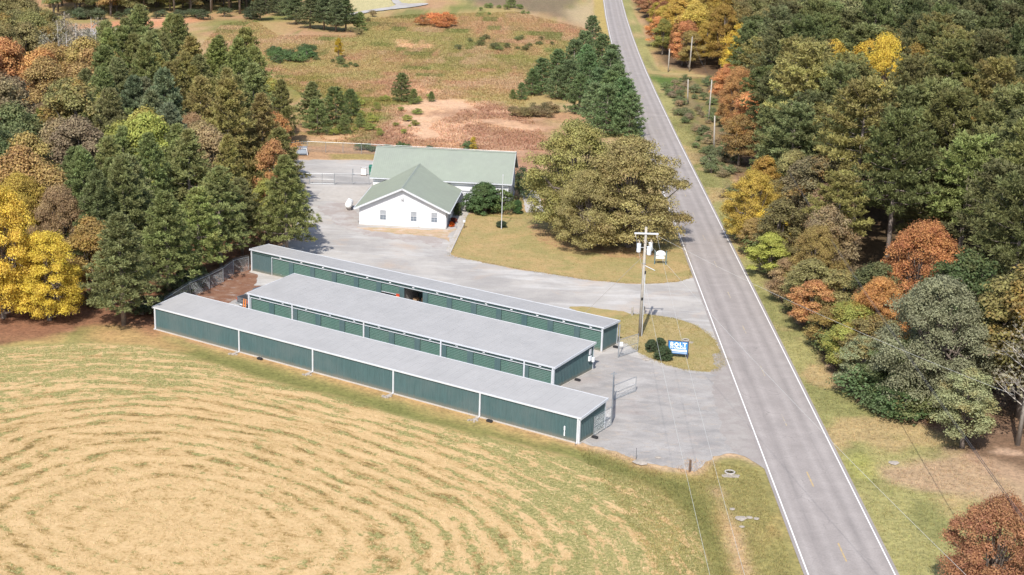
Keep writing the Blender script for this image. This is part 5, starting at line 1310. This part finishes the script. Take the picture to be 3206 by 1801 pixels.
# forest right of the road
cand = []
for p in scatter(woods_R, 7.8, .36, seed=5, xr=(28,235), yr=(104,640)):
    h = random.choice([random.uniform(12, 16), random.uniform(16, 21), random.uniform(16, 21)])
    if random.random() < .10: continue
    e = sdist(np.array([p[0]]), np.array([p[1]]), woods_R)[0]
    if e < 3.5: h = random.uniform(8, 12)
    elif e < 8: h = random.uniform(12, 15)
    if p[1] < 170: h *= .85
    if any((p[0]-q[0])**2+(p[1]+(3 if d_ > 6 else 1)-q[1])**2 < d_*d_ for q, d_ in R_USED): continue
    a = PX(*p, h); g_ = PX(*p, 0)
    if g_[0] > 2780 and a[0] > 2720: continue
    if a[1] < -40 and p[1] > 400: pass
    cand.append((p, h, a, e))
cand.sort(key=lambda c: c[0][1])
np_pine = nb_ = 0; rest = []
for p, h, a, e in cand:
    k = nearest(a[0], a[1]+30, seedsR)
    if e > 22 and p[1] > 230 and not k.startswith('pine') and random.random() < .45: k = random.choice(['pine','pineolive','pinedark'])
    if k.startswith('pine') and np_pine < 150:
        np_pine += 1
    elif not k.startswith('pine') and nb_ < 165: nb_ += 1
    else: rest.append((p, h, k)); continue
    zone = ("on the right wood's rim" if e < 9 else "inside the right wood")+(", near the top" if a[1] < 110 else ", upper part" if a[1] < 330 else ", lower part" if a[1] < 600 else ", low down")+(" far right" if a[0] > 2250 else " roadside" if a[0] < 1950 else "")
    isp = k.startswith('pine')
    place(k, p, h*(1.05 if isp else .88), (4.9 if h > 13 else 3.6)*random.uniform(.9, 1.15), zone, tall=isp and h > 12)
print("right wood", np_pine, nb_, len(rest))
# whatever lies beyond is one mass
def lowcrown(r, H, R, base_, n=1000):
    d = rand_dirs(n, r); d[:, 2] = np.abs(d[:, 2])*.9-.1; q = r.uniform(.7, 1.05, n)
    c = np.stack([d[:, 0]*R*q, d[:, 1]*R*q, base_+(H-base_)*(.15+.85*np.clip(d[:, 2], 0, 1)*q)], 1)
    nn = d*.8+rand_dirs(n, r)*.6; nn /= np.linalg.norm(nn, axis=1)[:, None]
    return leaves(c, nn, r.uniform(.45, .95, n), r)
def mass(name, sites, label_kind):
    V = []; F_ = []; Cc = []; o = 0; r = np.random.default_rng(99)
    for p, h, k in sites:
        q, f = lowcrown(r, h, 5.2, h*.35); q = q+np.array([p[0], p[1], 0]); V.append(q); F_.append(f+o); o += len(q)
        col = np.array(vary(PAL[k]))*.55; Cc.append(np.repeat(col[None], len(f), 0)*r.uniform(.55, 1.5, (len(f), 1)))
    Cc = np.concatenate(Cc)
    me = np_mesh(name, np.concatenate(V), np.concatenate(F_), {'tint': ('FACE', 'FLOAT_COLOR', np.concatenate([Cc, np.ones((len(Cc), 1))], 1))})
    m, nt, b = new_mat('far_foliage'); a = N(nt, "ShaderNodeAttribute"); a.attribute_name = 'tint'; nt.links.new(a.outputs["Color"], b.inputs["Base Color"]); b.inputs["Roughness"].default_value = .8
    me.materials.append(m); return link(name, me, kind="stuff")
far_sites = rest[:]
# wood beyond the field at the upper left
tl = WP([(120,44),(300,40),(450,34),(560,38),(640,44),(700,40),(700,-40),(120,-40)])
row = []
for p in scatter(tl, 7.6, .35, seed=8): row.append(p)
row.sort(key=lambda q: q[1])
print("far wood", len(row))
for i, p in enumerate(row):
    k = random.choice(['pine','pineolive','olive','pinedark','green','ochre','pine'])
    h = random.uniform(13, 18)
    if i < 84: place(k, p, h, 4.6, "in the far wood beyond the clay bank, "+("left part" if PX(*p)[0] < 300 else "middle part" if PX(*p)[0] < 480 else "right part"), tall=(i % 3 > 0))
    else: far_sites.append((p, h, k))
if far_sites: mass("distant_forest", far_sites, 'pine')

# pines and bushes on the field ------------------------------------------
k = 0
for x, y, h in [(1490,118,8),(1472,165,8),(1512,180,8.5),(1440,190,8),(1400,212,7.5),(1362,232,7),(1338,240,5.5),(1530,235,9),(1482,242,9),(1432,250,8),(1550,278,9),(1505,292,9),(1562,328,9.5),(1522,340,9),(1455,285,7.5),(1400,248,6.5),(1312,252,3.5),(1538,205,8),(1470,205,8),(1535,300,9),(1580,345,8),(1495,320,8)]:
    col = vary((.165,.225,.095)); p = W(x, y); s_ = h/8
    tree("young_pine", YOUNG[k % 2], p, s_*1.22, col, "dense young green pine on the road's left side, "+("far end of the row" if y < 200 else "field side of the row" if x < 1470 else "near end of the row"), "pine tree", "young pines along the road's left side, "+("far end" if y < 200 else "field side" if x < 1470 else "near end"), 0, s_); k += 1
grp = [(1010,256,5.6,"lone young pine standing above the bare red patch"),(846,312,6.6,"young pine at the left rim of the open field"),(884,292,5,"bright young pine just right of the field-rim pine"),(800,338,6,"bushy young pine just behind the back fence"),(1040,262,3,"low bushy pine right beside the lone field pine"),(1085,256,2,"lowest bush of the line right of the lone pine"),(865,338,3.5,"small young pine left of the bare soil behind the fence"),(905,322,2.6,"small sapling pine in the yellow grass"),
       (905,78,5,"young pine right of the big far pines"),(1285,20,4.5,"lone dark pine near the far drive"),(1290,250,2,"low pine bush left of the roadside row")]
for i, (x, y, h, lab) in enumerate(grp):
    tree("young_pine", YOUNG[i % 2], W(x, y), h/8*1.25, vary((.19,.24,.08)), lab, "pine tree", None, 0, h/8)
for i, (x, y, h, r_) in enumerate([(745,62,9,4.5),(780,72,9,4.6),(815,76,9.5,4.6),(845,80,10,4.6),(870,78,9,4.4),(725,50,8,4),(800,50,9,4.4),(700,40,8,3.8),(840,55,10,4.5),(655,52,9,3.6)]):
    p = W(x, y); tree("pine_tree", random.choice(PINE), p, r_/4.6, vary((.16,.185,.085)), "dark green pine in the clump at the field's far left edge", "pine tree", "pines in the clump at the field's far left edge", 0, h/16)
brush = []
def shrubs(sites, label, group, col, hs=(1.0, 2.0), name="shrub", warm=0.0):
    for x, y in sites:
        h = random.uniform(*hs); s_ = h/2
        tree(name, random.choice(SHRUB), W(x, y), s_*random.uniform(1.0, 1.5), vary(tuple(2.1*c_ for c_ in col), .2), label, "shrub", group, warm, s_)
def cloud(x0, x1, y0, y1, n, seed):
    r = random.Random(seed); return [(r.uniform(x0, x1), r.uniform(y0, y1)) for _ in range(n)]
shrubs(cloud(170,640,42,50,26,12), "dark undergrowth bush before the far wood beyond the clay bank", "undergrowth before the far wood", (.05,.06,.03), (1.6,3.2))
shrubs(cloud(680,790,135,162,15,1), "dark green brush mound in the field left of the yellow sapling", "dark brush mounds left of the yellow sapling", (.055,.08,.03), (1.5,2.6))
shrubs(cloud(790,900,150,170,8,2), "low green brush right of the yellow sapling", "low brush right of the yellow sapling", (.07,.085,.03), (.8,1.4))
shrubs(cloud(1150,1390,98,130,20,3), "dark olive brush in the long band across the far field", "brush in the long band across the far field", (.08,.085,.033), (.9,1.6))
shrubs(cloud(1200,1340,18,40,10,4), "green scrub near the far dark field", "green scrub near the far dark field", (.10,.13,.04), (1.0,1.8))
shrubs(cloud(1060,1130,58,72,7,5), "orange-brown bush in the far field", "orange-brown bushes in the far field", (.26,.11,.045), (2.2,3.8))
shrubs(cloud(1290,1400,275,300,13,6), "brown brush by the young roadside pines", "brown brush by the young roadside pines", (.13,.10,.05), (1.2,2.2))
shrubs(cloud(840,940,40,90,12,7), "scrubby bush before the far drive", "scrubby bushes before the far drive", (.12,.10,.045), (1.2,2.4))
shrubs(cloud(900,1180,376,384,12,8), "dark green brush along the foot of the back fence", "brush along the foot of the back fence", (.05,.075,.03), (.9,1.6))
shrubs(cloud(930,1100,240,345,14,9), "yellow-green weed clump around the bare soil", "yellow-green weed clumps around the bare soil", (.14,.15,.04), (.6,1.2))
shrubs(cloud(800,960,250,345,20,10), "yellow-green weed clump at the field's left rim", "weed clumps at the field's left rim", (.15,.155,.04), (.7,1.6))
tree("sapling", (OAK[1][0], OAK[1][1]), W(1190,395), .16, (.45,.33,.06), "small yellow sapling showing above the green roof", "sapling", None, 0, .24)
r = random.Random(44); cl = []
while len(cl) < 110:
    x, y = r.uniform(1640,1860), r.uniform(150,500)
    if pin(W(x, y), WP([(1650,195),(1690,198),(1790,205),(1832,300),(1856,430),(1862,520),(1835,520),(1800,470),(1765,405),(1725,330),(1690,260),(1665,220)])): cl.append((x, y))
shrubs(cl[:55], "dark green brush in the clearing between road verge and wood", "dark brush in the clearing between verge and wood", (.085,.10,.045), (.9,1.9))
shrubs(cl[55:], "brown-grey brush in the clearing between road verge and wood", "brown brush in the clearing between verge and wood", (.16,.125,.075), (.8,1.5))
# undergrowth on both wood rims
edgeR = [(1872,540),(1885,575),(1900,610),(1920,650),(1950,700),(1985,745),(2015,790),(2050,830),(2085,870),(2110,905),(2140,940),(2170,975),(2190,995),(2215,1015),(2250,1035),(2290,1050)]
for a0, a1, w_ in ((0, 5, "opposite the white building's lawn"), (5, 9, "opposite the blue sign"), (9, 13, "opposite the forecourt"), (13, 16, "above the right lawn")):
    e_ = edgeR[a0:a1]; shrubs(e_+[(x+14, y-14) for x, y in e_], "green undergrowth bush at the right wood's rim "+w_, "undergrowth at the right wood's rim "+w_, (.075,.085,.033), (1.8,3.6), warm=.6)
for n_, (x, y, h, k_) in enumerate([(1896,640,5,'ochre'),(1935,700,6,'ygreen'),(1975,760,5.5,'tan'),(2040,835,6,'orange'),(2075,880,5,'ochre'),(2120,940,5.5,'ygreen'),(2165,985,6,'greygreen'),(2030,800,7,'olive'),(2190,960,7,'olive')]):
    place(k_, W(x, y), h, h*.5, label=["first", "second", "third", "fifth", "sixth", "seventh", "eighth", "fourth", "last"][n_]+" small rim tree of the right wood counting down along the road, "+WORDS[k_])
shrubs([(2220,1040),(2260,1050),(2170,1000)], "dark low bush where the wood meets the right lawn", "dark low bushes where the wood meets the right lawn", (.05,.075,.03), (2.4,3.2))
shrubs([(440,745),(460,735),(500,715),(400,790),(250,770),(270,760),(360,790)], "dark undergrowth bush beneath the front pines", "dark undergrowth beneath the front pines", (.05,.06,.028), (1.6,2.6))
tree("sapling", (OAK[3][0], OAK[3][1]), W(852,146), .28, (.42,.28,.03), "slim yellow sapling standing out in the far field", "sapling", None, 0, .34)

# the broad oaks on the lawn
oc = (.315,.29,.11)
for i, (x, y, yt, r_, lab) in enumerate([(1440, 590, 306, 7.6, "left one of the broad olive-brown oaks beside the white building"), (1580, 622, 350, 8.2, "right one of the broad olive-brown oaks reaching over the road"),
        (1475, 628, 430, 5.4, "lowest front crown of the olive-brown oaks on the lawn")]):
    p = W(x, y); h = height_for(p, yt); tree("broadleaf_tree", BIGOAK[i % 2], p, r_/8.4, vary(oc, .04), lab, "tree", None, .14, h/(16 if i % 2 == 0 else 15))

# garden bushes
def bush(p, r_, h, col, lab, mesh=CLIP, warm=0.0, name="bush"):
    tree(name, mesh, p, r_/1.35, tuple(1.5*c_ for c_ in col), lab, "bush", None, warm, h/2.05)
bush((-4.6,211.0), 3.2, 4.4, (.06,.095,.035), "huge dark green holly against the white building's long wall", broadleaf_mesh('shrub_crown', 2, 1.3, 0, 61, 150, 160, .085, .2), .1)
bush((-1.9,211.2), 2.2, 3.6, (.085,.115,.035), "lighter green shrub joined to the right side of the huge holly", SHRUB[0], .1)
bush((.48,210.8), 1.0, 2.1, (.05,.095,.032), "round green bush at the white building's right corner")
bush((-1.76,202.4), 1.15, .95, (.05,.068,.035), "low flat dark bush around the flagpole")
bush((-8.2,208.6), .85, 1.9, (.06,.075,.03), "dark green bush beside the wing's right wall")
bush((-8.6,203.9), .8, .85, (.13,.03,.022), "dark red shrub between the walk and the wing wall")
bush((-8.75,201.7), .55, .75, (.5,.10,.012), "bright orange chrysanthemum bush at the wing's front corner")
bush(W(1638,884), .95, 1.35, (.05,.068,.034), "clipped round bush on the island left behind the front one")
bush(W(1660,876), .85, 1.2, (.055,.075,.036), "clipped round bush nearest the blue sign, behind the largest")
bush(W(1670,906), 1.3, 1.55, (.052,.075,.034), "largest clipped round bush before the blue sign")
for x, y, h, lab in ((1322,500,3.2,"dark evergreen shrub right of the white building, front one"),(1312,470,3.0,"dark evergreen shrub right of the white building, rear one"),(1345,480,3.4,"green shrub between the white building and the oaks")):
    bush(W(x, y), 1.5, h, (.045,.065,.03), lab, SHRUB[1])

# ------------------------------------------------------------------ grass as real blades
def tufts(name, pts, hgt, cols, seed=0, nb=5, wid=.05):
    r = np.random.default_rng(seed); P = np.asarray(pts); n = len(P)
    c = np.repeat(P, nb, 0); m_ = len(c); a = r.uniform(0, 2*np.pi, m_); lean = r.uniform(.2, .9, m_); h = hgt*r.uniform(.5, 1.3, m_)
    c = c+r.normal(0, .12, (m_, 2)); w_ = wid*r.uniform(.7, 1.5, m_)
    d = np.stack([np.cos(a), np.sin(a)], 1)
    V = np.zeros((m_, 3, 3)); V[:, 0, :2] = c-np.stack([-d[:, 1], d[:, 0]], 1)*w_[:, None]; V[:, 1, :2] = c+np.stack([-d[:, 1], d[:, 0]], 1)*w_[:, None]
    V[:, 2, :2] = c+d*(lean*h)[:, None]; V[:, 2, 2] = h
    if isinstance(cols, str):
        ix = np.clip(np.searchsorted(gx, P[:, 0]), 0, nx_-1); iy = np.clip(np.searchsorted(gy, P[:, 1]), 0, ny_-1)
        cc = np.repeat(base[iy*nx_+ix], nb, 0)*1.1*r.uniform(.75, 1.35, (m_, 1))*r.uniform(.9, 1.1, (m_, 3))
    else: cc = np.array(cols)[np.repeat(r.integers(0, len(cols), n), nb)]*r.uniform(.75, 1.3, (m_, 1))
    me = np_mesh(name, V.reshape(-1, 3), np.arange(m_*3).reshape(-1, 3), {'tint': ('FACE', 'FLOAT_COLOR', np.concatenate([cc, np.ones((m_, 1))], 1))})
    m, nt, b = new_mat(name); at = N(nt, "ShaderNodeAttribute"); at.attribute_name = 'tint'; nt.links.new(at.outputs["Color"], b.inputs["Base Color"]); b.inputs["Roughness"].default_value = .85
    tr = N(nt, "ShaderNodeBsdfTranslucent"); nt.links.new(at.outputs["Color"], tr.inputs[0]); mx = N(nt, "ShaderNodeMixShader"); mx.inputs[0].default_value = .3
    nt.links.new(b.outputs[0], mx.inputs[1]); nt.links.new(tr.outputs[0], mx.inputs[2]); nt.links.new(mx.outputs[0], nt.nodes["Material Output"].inputs[0])
    me.materials.append(m); return link(name, me, kind="stuff")
def rand_in(poly, n, seed, extra=None):
    r = np.random.default_rng(seed); P = np.array(poly); lo = P.min(0); hi = P.max(0); out = []
    tot = 0
    while tot < n:
        q = r.uniform(lo, hi, (n*2, 2)); ok = sdist(q[:, 0], q[:, 1], poly) > 0
        if extra is not None: ok &= extra(q)
        q = q[ok]; out.append(q); tot += len(q)
        if len(out) > 60: break
    return np.concatenate(out)[:n]
fieldp = WP([(560,60),(640,50),(700,90),(900,90),(900,50),(1060,35),(1130,35),(1300,30),(1400,55),(1505,80),(1440,180),(1320,260),(1330,290),(1400,380),(930,372),(810,352),(800,340),(760,240),(640,160),(500,120)])
soilset = soil_spots[:3]
notsoil = lambda q: vnoise(q[:, 0], q[:, 1], 5, 8) > .35
tufts("field_weeds", rand_in(fieldp, 80000, 1, lambda q: (sdist(q[:, 0], q[:, 1], soil_spots[0])+6*(vnoise(q[:, 0], q[:, 1], 4, 3)-.5) < 0)&(sdist(q[:, 0], q[:, 1], soil_spots[1]) < 0)&(sdist(q[:, 0], q[:, 1], soil_spots[2])+3*(vnoise(q[:, 0], q[:, 1], 3, 3)-.5) < 0)&(sdist(q[:, 0], q[:, 1], soil_spots[6]) < 0)), .3, 'ground', 1, 4, .06)
def hayfilter(q):
    u = (q[:, 0]+25.6)*DX+(q[:, 1]-103.7)*DY; v = (q[:, 0]+25.6)*NX+(q[:, 1]-103.7)*NY
    R_ = (np.abs(u/39)**2.5+np.abs(v/28)**2.5)**.4*28
    return vnoise(R_*1.1, np.arctan2(v/28, u/39)*6, 1.0, 3) > .52
hp = WP([(-60,900),(0,876),(200,866),(380,872),(480,900),(800,995),(1200,1100),(1450,1164),(1650,1236),(1720,1294),(1780,1447),(1800,1520),(-60,1520)])
tufts("mown_hay", rand_in(hp, 22000, 2), .10, [(.60,.44,.25),(.66,.49,.30),(.40,.28,.14),(.35,.31,.12)], 2, 3, .02)

def grass_on(name, poly, n, cols, seed, edge=400, h=.11):
    P = rand_in(poly, n, seed); E_ = outline(poly, .35, .3, seed); r = np.random.default_rng(seed)
    E_ = E_[r.integers(0, len(E_), edge)]+r.normal(0, .22, (edge, 2))
    return tufts(name, np.concatenate([P, E_]), h, cols, seed, 4, .022)
gl_ = [(.40,.29,.14),(.34,.26,.12),(.46,.34,.18),(.27,.235,.09),(.30,.27,.10)]
grass_on("lawn_grass", smooth_poly(lawn, 1), 20000, gl_, 71, 2600)
grass_on("island_grass", island, 7000, [(.37,.29,.13),(.30,.26,.10),(.43,.33,.16),(.25,.23,.08)], 72, 1600)
def verge_ok(q):
    d = q[:, 0]-(road_x(q[:, 1])+RW); return (d > .5)&(d < 14)
vp = [(28.0,96),(48,96),(44,150),(40,180),(36,230),(35,300),(29,300)]
tufts("verge_grass", rand_in(vp, 22000, 73, verge_ok), .12, 'ground', 73, 4, .025)
tufts("roadside_grass", rand_in([(12,96),(21.6,96),(21.7,119),(16,121),(14,117),(11,121),(6,123),(9,112)], 9000, 74), .12, 'ground', 74, 4, .022)
cam_d.dof.use_dof = False
print("objects", len(bpy.data.objects), "tris", sum(len(m_.loop_triangles) if m_.loop_triangles else sum(max(0, p.loop_total-2) for p in m_.polygons) for m_ in bpy.data.meshes if len(m_.polygons) < 500) )
